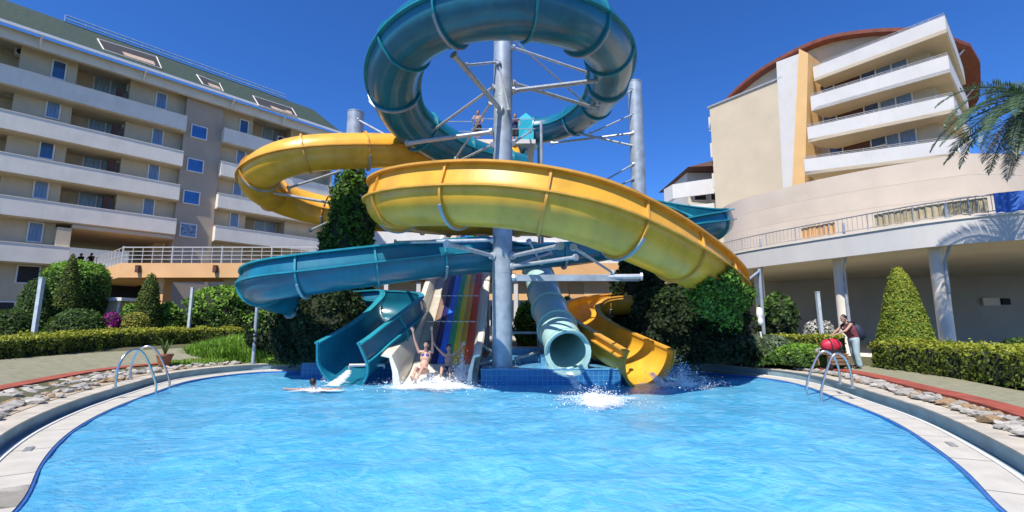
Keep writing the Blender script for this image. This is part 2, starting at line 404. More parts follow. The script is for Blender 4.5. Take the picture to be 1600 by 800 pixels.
# ------------------------------------------------------------------ slides
def arc(r, a0, a1, th, n=28):
    if a1 < 179 and (a1 > 0 or a0 < -180):   # half pipe with leaning straight walls above the seam
        def pt(rr, a, s_):
            if -180 <= a <= 0: return (rr*math.cos(R(a)), rr*math.sin(R(a)))
            h = r*R(a if a > 0 else -180-a); x = rr-.26*h; return (x, h) if a > 0 else (-x, h)
        A_ = [a0+(a1-a0)*i/n for i in range(n+1)]
        return [pt(r, a, 1) for a in A_]+[pt(r-th, a, 1) for a in A_][::-1]
    o = [(r*math.cos(R(a0+(a1-a0)*i/n)), r*math.sin(R(a0+(a1-a0)*i/n))) for i in range(n+1)]
    q = [((r-th)*math.cos(R(a0+(a1-a0)*i/n)), (r-th)*math.sin(R(a0+(a1-a0)*i/n))) for i in range(n+1)]
    return o+q[::-1]
def frames(P):
    out = []
    for i, p in enumerate(P):
        t = (P[min(i+1, len(P)-1)]-P[max(i-1, 0)]).normalized()
        r = t.cross(Vector((0, 0, 1))).normalized(); u = r.cross(t); out.append((p, r, u, t))
    return out
def sweep(fr, polyf, mb=None):
    mb = mb or MB(); n = None; vs = []
    for k, (p, r, u, t) in enumerate(fr):
        poly = polyf(k); n = len(poly); vs += [p+r*a+u*b for a, b in poly]
    m = len(fr)
    fs = [(i*n+j, (i+1)*n+j, (i+1)*n+(j+1) % n, i*n+(j+1) % n) for i in range(m-1) for j in range(n)]
    h = n//2
    for base in (0, (m-1)*n):   # end caps, strip between outer and inner
        for j in range(h-1):
            q = (base+j, base+j+1, base+n-2-j, base+n-1-j); fs.append(q if base == 0 else q[::-1])
    mb.add(vs, fs); return mb
def slide(name, label, pts, m, mi, mr, seg=1.9, opn=None, side=1, flange=True, base=None, step=.16, saddle=2):
    """pts (px,py,Y,r); opn: list of (fraction, a0, a1) arcs measured from the outer side through the bottom; side=+1 outer on the right"""
    W = [atY(*p[:3]) for p in pts]; rad = [p[3] for p in pts]
    W4 = catmull([Vector((*v, r)).to_4d() if False else v for v, r in zip(W, rad)], 14)
    RR = []
    for i in range(len(rad)-1):
        for j in range(14): RR.append(rad[i]+(rad[i+1]-rad[i])*j/14)
    RR.append(rad[-1])
    P = resample(W4, step); N = len(P)
    rf = [RR[min(len(RR)-1, int(i/(N-1)*(len(RR)-1)))] for i in range(N)]
    for _ in range(8): P = [P[0]]+[(P[i-1]+P[i]*2+P[i+1])/4 for i in range(1, N-1)]+[P[-1]]
    for _ in range(8): rf = [rf[0]]+[(rf[i-1]+rf[i]*2+rf[i+1])/4 for i in range(1, N-1)]+[rf[-1]]
    fr = frames(P)
    def angs(i):
        f = i/(N-1)
        if not opn: return (-180, 180)
        for (f0, a0, a1), (f1, b0, b1) in zip(opn, opn[1:]):
            if f <= f1: t = (f-f0)/max(1e-6, f1-f0); return (a0+(b0-a0)*t, a1+(b1-a1)*t)
        return opn[-1][1:]
    root = empty(name, (P[N//2].x, P[N//2].y, .47), 0, label, 'water slide')
    nseg = max(1, int(round((N-1)*step/seg))); cuts = [round(i*(N-1)/nseg) for i in range(nseg+1)]
    def pf(extra, th):
        def g(i):
            a0, a1 = angs(i); r = rf[i]+extra
            pr = arc(r, a0, a1, th)
            return [(x*side, y) for x, y in pr] if side > 0 else [(x*side, y) for x, y in pr]
        return g
    for a, b in zip(cuts, cuts[1:]):
        g = pf(0, .035)
        mb = sweep(fr[a:b+1], lambda k, a=a: g(a+k))
        o = mb.build('chute_section', [m], root, smooth=40)
        orient_up(o)
    for c in cuts[:-1]+cuts[-1:]:
        c0 = max(0, c-0); p, r, u, t = fr[c0]; g = pf(.075, .07)(c0)
        mb = sweep([(p-t*.03, r, u, t), (p+t*.03, r, u, t)], lambda k: g)
        o = mb.build('joint_ring', mr, root, smooth=40); orient_up(o)
    for c in (cuts[1:-1] if saddle == 0 else cuts[1:-1:saddle]):
        p, r, u, t = fr[c]; g = arc(rf[c]+.115, -150, -30, .04); g = [(x*side, y) for x, y in g]
        if any(a1 > 179 for a1 in (angs(c)[1],)) and c/(N-1) < .38 and saddle > 1: pass
        mb = sweep([(p-t*.04, r, u, t), (p+t*.04, r, u, t)], lambda k: g); o = mb.build('saddle', STEEL, root, smooth=40); orient_up(o)
    if flange:
        for s_ in (1, -1):
            def g(i, s_=s_):
                r = rf[i]; return [(s_*(r-.01), .022), (s_*(r+.11), .022), (s_*(r+.11), -.022), (s_*(r-.01), -.022)]
            o = sweep(fr, lambda k: g(k)).build('seam_flange', mr, root, smooth=40); orient_up(o)
    if opn:    # rolled lips along both open edges
        for e in (0, 1):
            def g(i):
                A0, A1 = angs(i); r = rf[i]; q = arc(r, A0, A1, .035); x, y = q[28] if e else q[0]
                if A1 > 179: return [(side*x, y-.01), (side*(x+.02), y-.01), (side*(x+.02), y), (side*x, y)]
                d = 1 if x > 0 else -1; w_ = .16
                return [(side*(x-.05*d), y+.03), (side*(x+w_*d), y+.03), (side*(x+w_*d), y-.025), (side*(x-.05*d), y-.025)]
            o = sweep(fr, lambda k: g(k)).build('rolled_lip', mr, root, smooth=40); orient_up(o)
    return root, P, fr, rf
r_ = .70
TE = [(838,205,22.6,.66),(870,200,22.2,.66),(905,184,21.0,.68),(935,158,19.0,.7),(952,120,16.6,.78),(951,79,14.8,.82),(918,42,13.1,.84),(860,19,12.0,.84),(785,11,11.6,.84),(705,23,12.1,.84),
      (640,62,13.3,.84),(614,115,14.7,.86),(624,168,16.2,.84),(662,208,17.6,.8),(720,238,19.0,.74),(790,258,20.4,.7),(880,280,21.7,.7),(975,310,22.5,.7),(1055,330,22.0,.7),(1105,341,20.8,.7),
      (1120,345,19.4,.7),(1100,350,18.2,.7),(1050,359,17.6,.7),(980,372,17.3,.7),(900,385,17,.7),(800,393,16.75,.7),(700,401,16.1,.7),(600,412,15.3,.7),(500,425,14.8,.7),(436,434,14.8,.7),(408,444,15.6,.7),
      (420,455,16.8,.7),(470,467,17.9,.7),(545,470,18.7,.68),(608,472,18.9,.70),(628,480,18.1,.74),(622,494,17.2,.78),(597,519,16.3,.84),(563,545,15.4,.88),(534,565,14.6,.90)]
slide('teal_tube_slide', 'dark teal spiral tube slide round the tall grey pole ending as an open chute', TE, TEA, TEAI, TEAR, seg=2.2, side=-1,
      opn=[(0,-180,180),(.40,-180,180),(.405,-180,38),(.55,-180,38),(.60,-180,25),(.66,-180,6),(.695,-180,4),(.72,-180,42),(.80,-180,44),(.86,-190,34),(.93,-215,36),(1.0,-218,38)])
YE = [(800,252,21.2,.7),(700,241,19.6,.7),(620,236,18.2,.7),(520,237,17.2,.7),(455,245,16.8,.7),(412,264,17.2,.7),(403,285,18.2,.7),(428,305,19.5,.7),(475,322,20.5,.7),(540,335,20.9,.7),
      (650,340,20.9,.7),(780,342,20.5,.7),(850,343,19.4,.7),(855,342,18.2,.7),(790,340,17.2,.7),(700,336,16.4,.7),(640,328,15.6,.72),(612,317,14.2,.76),(636,308,12.6,.8),(705,303,11.5,.82),
      (800,306,11.0,.82),(900,325,11.0,.82),(980,356,11.6,.82),(1048,390,12.6,.8),(1102,422,14.0,.76),(1132,446,15.6,.72),(1128,459,17.5,.7),(1065,465,19.3,.7),(985,467,20.3,.7),(932,472,20.3,.68),
      (905,486,19.3,.68),(920,507,17.8,.76),(963,532,16.2,.88),(1016,560,14.8,1.02)]
ysl = slide('yellow_slide', 'long yellow spiral slide sweeping across in front of the tall grey pole', YE, YEL, YELI, YELR, seg=2.3, side=1,
      opn=[(0,-180,180),(.40,-180,180),(.425,-180,180),(.43,-180,42),(.62,-180,42),(.74,-180,38),(.80,-180,30),(.90,-190,24),(1.0,-192,14)])
GT = [(832,398,24.5,.66),(842,432,21.4,.66),(854,470,18.9,.66),(868,508,16.8,.66),(887,549,14.9,.66)]
gr, gP, gfr, grf = slide('green_tube_slide', 'straight pale green enclosed tube slide with a round mouth above the water', GT, AQU, AQU, AQU, seg=1.7, flange=False)
# mouth collar and splash skirt of the green tube
p = gP[-1]
mb = sweep([(p-Vector((0, .05, 0)), Vector((1, 0, 0)), Vector((0, 0, 1)), None), (p+Vector((0, .12, 0)), Vector((1, 0, 0)), Vector((0, 0, 1)), None)], lambda k: arc(.74, -180, 180, .16))
o = mb.build('mouth_collar', WHT if False else AQU, gr); orient_up(o)
mb = MB(); N_ = 16
poly = [(p.x-.70, -.15), (p.x+.70, -.15), (p.x+.68, p.z)]+[(p.x+.68*math.cos(R(a)), p.z-.68*math.sin(R(-a))*-1) for a in ()]
lo = [(p.x+.60*math.cos(R(a)), p.z+.60*math.sin(R(a))) for a in range(-10, -171, -16)]
pts = [(p.x-.70, -.12), (p.x+.70, -.12), (p.x+.66, p.z)]+lo+[(p.x-.66, p.z)]
n = len(pts); yy = p.y
vs = [(x, yy-.02, z) for x, z in pts]+[(x, yy+.5, z) for x, z in pts]
# split the skirt into convex strips between the arc and the base
mb = MB(); m_ = len(lo)
for i in range(m_-1):
    (xa, za), (xb, zb) = lo[i], lo[i+1]
    fa = 1-2*i/(m_-1); fb = 1-2*(i+1)/(m_-1)
    A = (p.x+.68*fa, -.12); B = (p.x+.68*fb, -.12)
    mb.add([(A[0], yy, A[1]), (B[0], yy, B[1]), (xb, yy-.06, zb), (xa, yy-.06, za)], [(0, 1, 2, 3)])
mb.add([(p.x+.68, yy, -.12), (p.x+.68, yy+.6, -.12), (p.x+.66, yy+.6, p.z), (p.x+.6, yy-.06, lo[0][1])], [(0, 1, 2, 3)])
mb.add([(p.x-.68, yy, -.12), (p.x-.68, yy+.6, -.12), (p.x-.66, yy+.6, p.z), (p.x-.6, yy-.06, lo[-1][1])], [(3, 2, 1, 0)])
mb.build('splash_skirt', AQU, gr, smooth=0)
MB().box(p.x-.14, p.x+.16, 16.6, 17.4, .47, .95).build('foot_block', AQU, gr)

# rainbow racing slide
rs = empty('rainbow_slide', (-2.4, 20, .47), 0, 'wide cream slide with rainbow coloured lanes side by side', 'water slide')
prof = [(14.55, -.02), (15.0, .10), (15.6, .24), (16.3, .50), (17.0, .95), (18.4, 1.95), (20.0, 3.05), (22.0, 4.45), (25.5, 6.9), (26.5, 7.1)]
Pv = catmull([Vector((0, a, b)) for a, b in prof], 6)
XL, XR = -3.40, -1.40
lanes = [('greyish beige', (.50, .46, .38)), ('brown', (.26, .17, .13)), ('dark navy', (.02, .02, .12)), ('blue', (.03, .20, .78)), ('green', (.04, .46, .18)),
         ('yellow', (.92, .70, .05)), ('orange', (.92, .42, .04)), ('red', (.88, .10, .03))]
lx = [XL+(XR-XL)*f for f in (0, .17, .286, .40, .53, .64, .75, .857, 1)]
iY = [i for i, v in enumerate(Pv) if v.y >= 16.25][0]
def strip(x0, x1, P, th, dz=0):
    mb = MB(); vs = []; n = len(P)
    for v in P: vs += [(x0, v.y, v.z+dz), (x1, v.y, v.z+dz), (x1, v.y, v.z-th), (x0, v.y, v.z-th)]
    fs = [(4*i+j, 4*i+(j+1) % 4, 4*i+4+(j+1) % 4, 4*i+4+j) for i in range(n-1) for j in range(4)]+[(0, 1, 2, 3), (4*n-1, 4*n-2, 4*n-3, 4*n-4)]
    mb.add(vs, fs); return mb
def lane_bump(x0, x1, P):   # lane floor dished with low ridges at its edges
    mb = MB(); cs = [(0, .035), (.12, .012), (.5, 0), (.88, .012), (1, .035)]; vs = []
    for v in P: vs += [(x0+(x1-x0)*a, v.y-b*.5, v.z+b*.9) for a, b in cs]
    k = 5; fs = [(i*k+j, i*k+j+1, (i+1)*k+j+1, (i+1)*k+j) for i in range(len(P)-1) for j in range(k-1)]
    mb.add(vs, fs); return mb
strip(XL-.30, XR+.28, Pv, .08, -.02).build('slide_bed', CREAM, rs)
for q, (nm, c) in enumerate(lanes):
    o = lane_bump(lx[q]+.004, lx[q+1]-.004, Pv[iY:]).build('lane', mat('lane_'+nm.replace(' ', '_')+str(q), c, .3, .06, 3, coat=.3), rs, smooth=60)
    o['label'] = nm+' lane'; orient_up(o)
o = strip(XL-.29, XR+.27, Pv[:iY+1], .02, .012).build('run_out_floor', CREAM, rs)
for yj in (18.4, 20.0):
    i = min(range(len(Pv)), key=lambda k: abs(Pv[k].y-yj)); strip(XL, XR, [Pv[i]+Vector((0, -.006, .0)), Pv[i]+Vector((0, .006, .006))], .01, .036).build('panel_joint', WHT, rs)
def sidewall(x, s_, hh):
    mb = MB(); vs = []; n = len(Pv)
    for i, v in enumerate(Pv):
        h = hh(v.y); fl = .16
        pr = [(0, 0), (.05*s_, h*.5), (.16*s_, h*.95), (.30*s_, h), (.34*s_, h-.06), (.20*s_, h-.12), (.14*s_, h*.45), (.12*s_, -.1)]
        kw = 1.15+.75*max(0, min(1, (17-v.y)/1.2)) if s_ < 0 else 1.25; vs += [(x+a*kw, v.y, v.z+b) for a, b in pr]
    k = 8
    fs = [(i*k+j, i*k+(j+1) % k, (i+1)*k+(j+1) % k, (i+1)*k+j) for i in range(n-1) for j in range(k)]
    fs += [tuple(range(k)), tuple(range((n-1)*k, n*k))[::-1]]
    mb.add(vs, fs); o = mb.build('side_wall', CREAM, rs, smooth=50); orient_up(o)
hl = lambda y: 1.0 if y < 15.6 else max(.60, 1.0-(y-15.6)*.16)
sidewall(XL-.02, -1, hl); sidewall(XR+.0, 1, hl)
for yq, hz in ((19.5, 2.4), (22.5, 4.5), (25.6, 6.6)):
    for xq in (XL, XR): MB().cyl((xq+(.1 if xq > -2 else -.1), yq, .47), (xq, yq, hz), .09).build('support_post', STEEL, rs)
MB().box(XL-.5, XR+.5, 26.4, 28.4, 6.9, 7.1).build('top_deck', STEEL, rs)
for xq in (XL-.4, XR+.4):
    for yq in (26.6, 28.2): MB().cyl((xq, yq, .47), (xq, yq, 8.0), .07).build('deck_post', STEEL, rs)
    MB().cyl((xq, 26.6, 8), (xq, 28.2, 8), .03).build('hand_rail', STEEL, rs)

# ------------------------------------------------------------------ support columns and arms
def column(px, Y, r, z0, z1, label, arms, group='slide support columns', extra=()):
    x = atY(px, 400, Y).x
    root = empty('support_column', (x, Y, z0), 0, label, 'column', group)
    MB().cyl((x, Y, z0), (x, Y, z1), r, r, 28).build('pole', STEEL, root)
    MB().cyl((x, Y, z0), (x, Y, z0+.05), r+.2, r+.2, 28).build('base_plate', STEEL, root)
    for k in range(10):
        a = 2*PI*k/10; MB().cyl((x+(r+.12)*math.cos(a), Y+(r+.12)*math.sin(a), z0+.05), (x+(r+.12)*math.cos(a), Y+(r+.12)*math.sin(a), z0+.09), .022, n=6).build('bolt', ARM, root)
    MB().cyl((x, Y, z1), (x, Y, z1+.03), r+.015, r+.015, 28).build('end_cap', ARM, root)
    for k, zz in enumerate(np.arange(z0+3.1, z1-1, 3.1)):
        MB().cyl((x, Y, zz), (x, Y, zz+.02), r+.006, r+.006, 28).build('weld_seam', ARM, root)
    for (a, b, rr) in arms:
        A, B = atY(*a), atY(*b)
        MB().cyl(A, B, rr, n=10).build('arm', ARM, root)
        d = (A-B).normalized()
        MB().cyl(A+d*.02, A-d*.07, rr+.06, n=8).build('arm_plate', ARM, root)
        MB().cyl(B-d*.02, B+d*.05, rr+.045, n=8).build('arm_plate', ARM, root)
    return root
c0 = column(785, 15.4, .335, .47, 13.6, 'tallest grey steel column standing in the middle of the slides at the pool edge', [
    ((782,171,15.1),(709,86,12.9),.085), ((778,97,15.2),(728,102,14.2),.045), ((779,98,15.05),(795,172,15.02),.035), ((772,135,15.2),(676,204,17.0),.05),
    ((766,161,15.2),(712,248,17.6),.04), ((769,206,15.2),(636,224,16.1),.075), ((770,226,15.2),(716,252,17.2),.045), ((801,74,15.3),(917,113,15.9),.05),
    ((801,142,15.3),(957,123,15.9),.08), ((801,130,15.4),(934,170,17.8),.07), ((800,60,15.4),(924,170,18.2),.035), ((801,224,15.3),(828,206,21.0),.04),
    ((770,375,15.2),(617,379,14.9),.06), ((770,400,15.2),(698,381,12.6),.07), ((801,400,15.2),(876,384,12.3),.07), ((802,434,15.3),(1003,432,14.6),.085),
    ((801,416,15.2),(900,402,13.2),.06), ((895,386,12.2),(957,426,14.2),.04), ((826,376,15.2),(846,412,15.9),.035), ((801,416,15.4),(860,395,16.2),.05)])
# a box girder head on the long arm
A, B = atY(802,434,15.2), atY(1002,433,14.5)
MB().box(min(A.x, B.x)+.1, max(A.x, B.x), 14.7, 14.9, B.z-.10, B.z+.10).build('girder', STEEL, c0)
column(1002, 21.2, .34, .47, atY(1000,130,21.2).z, 'grey steel column right of the upper teal loop with its top free against the sky', [
    ((988,140,21),(938,174,19.6),.045), ((990,178,21),(922,209,20.6),.04), ((990,208,21),(862,224,22.0),.055), ((994,229,21),(902,208,21.4),.055),
    ((991,256,21),(936,287,21.6),.04), ((991,279,21),(961,293,21.8),.04)])
column(545, 19.6, .36, .47, atY(545,177,19.6).z, 'grey steel column rising out of the climbing ivy left of the slides', [
    ((559,187,19.4),(612,216,18.6),.045), ((530,268,19.3),(450,294,17.8),.05), ((532,320,19.3),(414,299,18.3),.06), ((556,300,19.3),(600,330,16.2),.05), ((532,338,19.3),(485,360,20.4),.05)])
# saddles hugging the yellow slide
def teal_leg(px, py0, Y, lb, reach=()):
    A = atY(px, py0, Y); r0 = empty('slide_prop', (A.x, A.y, .3), 0, lb, 'support post', 'thin posts propping the slides')
    MB().cyl((A.x, A.y, .3), A, .07, n=14).build('post', STEEL, r0); MB().cyl((A.x, A.y, .3), (A.x, A.y, .34), .14, n=14).build('foot', STEEL, r0)
    if reach:
        for q in reach: MB().cyl(A-Vector((0, 0, .1)), atY(*q), .05).build('arm', STEEL, r0)
teal_leg(403, 466, 18.75, 'thin grey post propping the left end of the teal chute', ((398,462,16.0), (455,478,18.0), (440,455,15.2)))
teal_leg(1186, 420, 19, 'thin grey post beside the terrace near the end of the yellow slide', ((1150,452,17.3),))

# ------------------------------------------------------------------ slide tower platform
tz = atY(800, 240, 21).z
tw = empty('slide_tower', (0, 22, .47), 0, 'raised start platform high up behind the tall central column', 'platform')
dx0, dx1 = -1.9, 1.1
mb = MB(); mb.box(dx0, dx1, 20.6, 23.6, tz+.35, tz+.55); mb.build('deck', PARW, tw)
MB().hexa([(dx0+.9,21.4,tz-.1),(dx1-.9,21.4,tz-.1),(dx1-.9,22.8,tz-.1),(dx0+.9,22.8,tz-.1),(dx0,20.7,tz+.35),(dx1,20.7,tz+.35),(dx1,23.5,tz+.35),(dx0,23.5,tz+.35)]).build('deck_underside', PARW, tw)
for x in (dx0+.2, dx1+.3):
    for y in (21.0, 23.3): MB().cyl((x, y, .47), (x, y, tz+1.6), .07, n=10).build('post', STEEL, tw)
for h in (.55, 1.05):
    for (a, b) in (((dx0, 20.7), (dx1, 20.7)), ((dx0, 20.7), (dx0, 23.5)), ((dx0, 23.5), (dx1, 23.5)), ((dx0-2.2, 21), (dx0, 21))):
        MB().cyl((a[0], a[1], tz+.55+h), (b[0], b[1], tz+.55+h), .022, n=6).build('rail', STEEL, tw)
# angular start box of the teal slide
bx = atY(829, 207, 22.9); mb = MB(); w_ = .62
mb.hexa([(bx.x-.75,22.2,bx.z-.7),(bx.x+.1,21.9,bx.z-.85),(bx.x+.5,23.4,bx.z-.7),(bx.x-.75,23.6,bx.z-.7),(bx.x-.75,22.2,bx.z+.35),(bx.x+.15,22.0,bx.z+.25),(bx.x+.5,23.4,bx.z+.75),(bx.x-.5,23.6,bx.z+.85)])
mb.add([(bx.x-.75,22.2,bx.z+.36),(bx.x+.16,22.0,bx.z+.26),(bx.x-.25,22.4,bx.z+.85),(bx.x+.5,23.4,bx.z+.76),(bx.x-.5,23.6,bx.z+.86)], [(0,1,2),(1,3,2),(2,3,4),(0,2,4)])
mb.build('slide_entry_box', TEAI, tw, smooth=0)

# ------------------------------------------------------------------ platform in the pool under the slides
pt = empty('slide_landing', (0, 17, 0)); tag(pt, kind='structure')
def tilemat():
    m = bpy.data.materials.new('blue_tiles'); m.use_nodes = True; n = m.node_tree; L = n.links; b = n.nodes['Principled BSDF']
    tc = n.nodes.new('ShaderNodeTexCoord'); mp = n.nodes.new('ShaderNodeMapping'); mp.inputs['Rotation'].default_value = (PI/2, 0, 0); L.new(tc.outputs['Object'], mp.inputs[0])
    br = n.nodes.new('ShaderNodeTexBrick'); br.offset = 0; br.inputs['Color1'].default_value = (.03, .17, .38, 1); br.inputs['Color2'].default_value = (.025, .14, .33, 1); br.inputs['Mortar'].default_value = (.10, .28, .45, 1)
    br.inputs['Scale'].default_value = 1; br.inputs['Brick Width'].default_value = .16; br.inputs['Row Height'].default_value = .16; br.inputs['Mortar Size'].default_value = .008
    L.new(mp.outputs[0], br.inputs[0]); L.new(br.outputs[0], b.inputs['Base Color']); b.inputs['Roughness'].default_value = .2; return m
MB().box(-.98, 3.42, 14.86, 17.0, -1.35, .465).build('landing_wall', tilemat(), pt, origin=(0, 14.86, .465), smooth=0)
MB().box(-7.6, 6.4, 17.002, 19.4, -1.35, .465).build('landing_wall', tilemat(), pt, origin=(0, 17, .465), smooth=0)
MB().box(-1.0, 3.44, 14.84, 16.999, .468, .50).build('landing_top', BTILE, pt)
MB().box(-7.6, 6.4, 17.0, 19.45, .468, .50).build('landing_top', BTILE, pt)
for k, (x0, x1, y0, y1, h) in enumerate([(-.9, 2.9, 17.2, 19.4, .72), (-.6, 3.3, 18.0, 19.4, .95), (-1.0, .3, 16.2, 16.9, .62), (1.0, 1.9, 16.2, 16.8, .8), (3.0, 4.4, 17.5, 18.6, .85)]):
    MB().box(x0, x1, y0, y1, .502, h).build('tier', BTILE, pt)
# low pipes lying on the landing
for k, (a, b) in enumerate([((745,575,15.3),(770,570,15.8)), ((752,538,16.8),(772,552,17.2)), ((805,560,16),(850,548,17.2)), ((780,520,18.5),(840,520,18.5)), ((545,590,14.95),(600,583,15.1))]):
    A = atY(*a); B = atY(*b); r0 = empty('water_pipe', (A.x, A.y, .5), 0, ['grey pipe by the foot of the central column', 'short pipe beside the rainbow slide wall', 'grey pipe between column and green tube', 'pipe across the upper tier behind the column', 'low pipe between the teal chute and cream slide'][k], 'pipe')
    A.z = max(A.z, .6); B.z = max(B.z, .6)
    MB().cyl(A, B, .055).build('pipe', RAILG, r0)
    for q in (A, B): MB().cyl((q.x, q.y, .49), q, .03).build('leg', RAILG, r0)
exec_later = []

# ------------------------------------------------------------------ buildings
def loc_on(root, px, py, inset=0.):
    M = wm(root).inverted(); o = M @ Vector((0, 0, CH)); r = Vector(ray(px, py)); d = M.to_3x3() @ r
    k = (inset-o.y)/d.y; p = o+d*k; return p.x, p.z
def strip_xy(pts, t):
    P = [Vector((p[0], p[1], 0)) for p in pts]; L = []; Rr = []
    for i, p in enumerate(P):
        d = (P[min(i+1, len(P)-1)]-P[max(i-1, 0)]).normalized(); n = Vector((-d.y, d.x, 0)); L.append(p); Rr.append(p+n*t)
    return [(p.x, p.y) for p in L]+[(p.x, p.y) for p in Rr[::-1]]
def band(mb, pts, z0, z1, t):   # vertical band along a polyline with thickness
    P = [Vector((p[0], p[1], 0)) for p in pts]; n = len(P); vs = []
    for i, p in enumerate(P):
        d = (P[min(i+1, n-1)]-P[max(i-1, 0)]).normalized(); q = p+Vector((-d.y, d.x, 0))*t
        vs += [(p.x, p.y, z0), (p.x, p.y, z1), (q.x, q.y, z1), (q.x, q.y, z0)]
    fs = [(4*i+j, 4*i+(j+1) % 4, 4*i+4+(j+1) % 4, 4*i+4+j) for i in range(n-1) for j in range(4)]+[(0, 1, 2, 3), (4*n-1, 4*n-2, 4*n-3, 4*n-4)]
    return mb.add(vs, fs)
def window(root, s, z, w_, h, y, mull=0, glass=CURT, deep=.06, name='window'):
    f = MB(); t = .075
    f.box(s-w_/2-t, s+w_/2+t, y-.07, y+.03, z+h/2, z+h/2+t); f.box(s-w_/2-t, s+w_/2+t, y-.09, y+.03, z-h/2-t, z-h/2)
    f.box(s-w_/2-t, s-w_/2, y-.068, y+.03, z-h/2, z+h/2); f.box(s+w_/2, s+w_/2+t, y-.068, y+.03, z-h/2, z+h/2)
    for k in range(mull):
        x = s-w_/2+w_*(k+1)/(mull+1); f.box(x-.04, x+.04, y-.062, y+.03, z-h/2, z+h/2)
    fo = f.build(name, FRAME, root, True, smooth=0)
    for k in range(mull+1):
        x0 = s-w_/2+w_*k/(mull+1); x1 = s-w_/2+w_*(k+1)/(mull+1)
        g = MB().box(x0+.02, x1-.02, y-.02, y+.02, z-h/2+.01, z+h/2-.01)
        o = g.build('pane', glass, root, True, smooth=0); M = o.location-fo.location; o.parent = fo; o.location = M
    return fo
LA = math.atan2(.762, .648)
hb = empty('hotel_building', (-26.5, 36.5, .5), LA, 'long beige hotel block with pale balcony parapets and a dark green roof', 'building')
hb.location.z = 0; WM[hb.name] = Matrix.Rotation(0, 4, 'Z'); WM[hb.name] = Matrix.Translation((-26.5, 36.5, 0)) @ Matrix.Rotation(LA, 4, 'Z')
rows = [18.70, 15.68, 12.85, 10.03, 7.03]
def hwall(x0, x1, y0, y1, z0, z1, m=WALLC, nm='wall'): return MB().box(x0, x1, y0, y1, z0, z1).build(nm, m, hb, True, smooth=0)
S0 = -17
for i, zt in enumerate(rows):
    e = -.5 if i < 4 else -6.46
    hwall(S0, e, -.0, .16, zt-1.22, zt, PARA, 'parapet'); hwall(S0, e, -.03, .19, zt, zt+.05, PARA, 'parapet_cap')
    hwall(S0, e-.003, .162, 2.8, zt-1.3, zt-1.12, WALLC, 'floor_slab')
    if i < 4:
        hwall(2.25, 12.1, 0, .16, zt-1.22-.06, zt-.06, PARA, 'parapet'); hwall(2.2, 12.15, -.03, .19, zt-.06, zt-.01, PARA, 'parapet_cap')
        hwall(2.253, 12.1, .162, 2.8, zt-1.36, zt-1.18, WALLC, 'floor_slab')
        hwall(2.25, 2.41, .16, 1.0, zt-1.28, zt-.06, PARA, 'parapet'); hwall(-.66, -.5, .16, 1.2, zt-1.22, zt, PARA, 'parapet')
# walls between the loggias
hwall(-10.1, -7.2, 1.2, 2.9, 7.05-1.2, 21); hwall(-4.15, -.5, 1.2, 2.9, 8.72, 21)
hwall(-10.1, -6.46, 1.2, 2.9, .5, 5.85)
hwall(S0, -6.46, 2.8, 3.0, .5, 21); hwall(-6.46, -.5, 2.82, 3.02, 8.72, 21)
hwall(-.5, 2.25, .6, 3.0, .5, 21.2, mat('taupe_render', (.42, .345, .26), .9, .05, .7, .15, 60, dirt=.15, dirtcol=(.22, .19, .16)))
hwall(2.25, 4.9, 1.2, 2.9, .5, 21); hwall(8.4, 12.1, 1.2, 2.9, .5, 21); hwall(2.25, 12.1, 2.82, 3.0, .5, 21)
hwall(12.1, 12.3, 0, 12, .5, 21); hwall(S0, 12.1, 11.8, 12, .5, 5.4); hwall(S0, -6.6, 11.8, 12, 5.4, 21); hwall(-.5, 12.1, 11.8, 12, 5.4, 21)
hwall(-6.46, -.5, .163, 12, 8.44, 8.70, WALLC, 'passage_ceiling'); hwall(-6.46, -.5, .1, 12, 4.9, 5.5, PEACH, 'passage_floor')
hwall(-7.2, -6.47, .1, 12, .5, 8.4, WALLC, 'pier'); hwall(-1.2, -.52, 3.1, 12, .5, 8.4, WALLC, 'pier')
cy = empty('courtyard_building', wm(hb) @ Vector((-4, 34, 0)), LA, 'pale building seen through the hotel passage', 'building')
MB().box(-18, 26, 0, 8, .5, 12).build('wall', PARW, cy, True, smooth=0)
for k in range(9):
    f = MB().box(-16+k*4.4, -14+k*4.4, -.08, 0, 6.0, 8.2).build('window', FRAME, cy, True, smooth=0); o = MB().box(-15.9+k*4.4, -14.1+k*4.4, -.1, -.081, 6.1, 8.1).build('pane', GLASS, cy, True, smooth=0); o.location = o.location-f.location; o.parent = f
for z in (5.6, 8.8): MB().box(-18, 26, -.9, -.001, z-.3, z).build('balcony_slab', PARW, cy, True, smooth=0)
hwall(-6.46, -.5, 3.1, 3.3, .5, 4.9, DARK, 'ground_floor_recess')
hwall(S0, 12.2, -.02, .35, 20.55, 21.35, PARA, 'eaves_band'); hwall(S0, 12.2, .352, 3, 20.9, 21.1, WALLC, 'eaves_soffit')
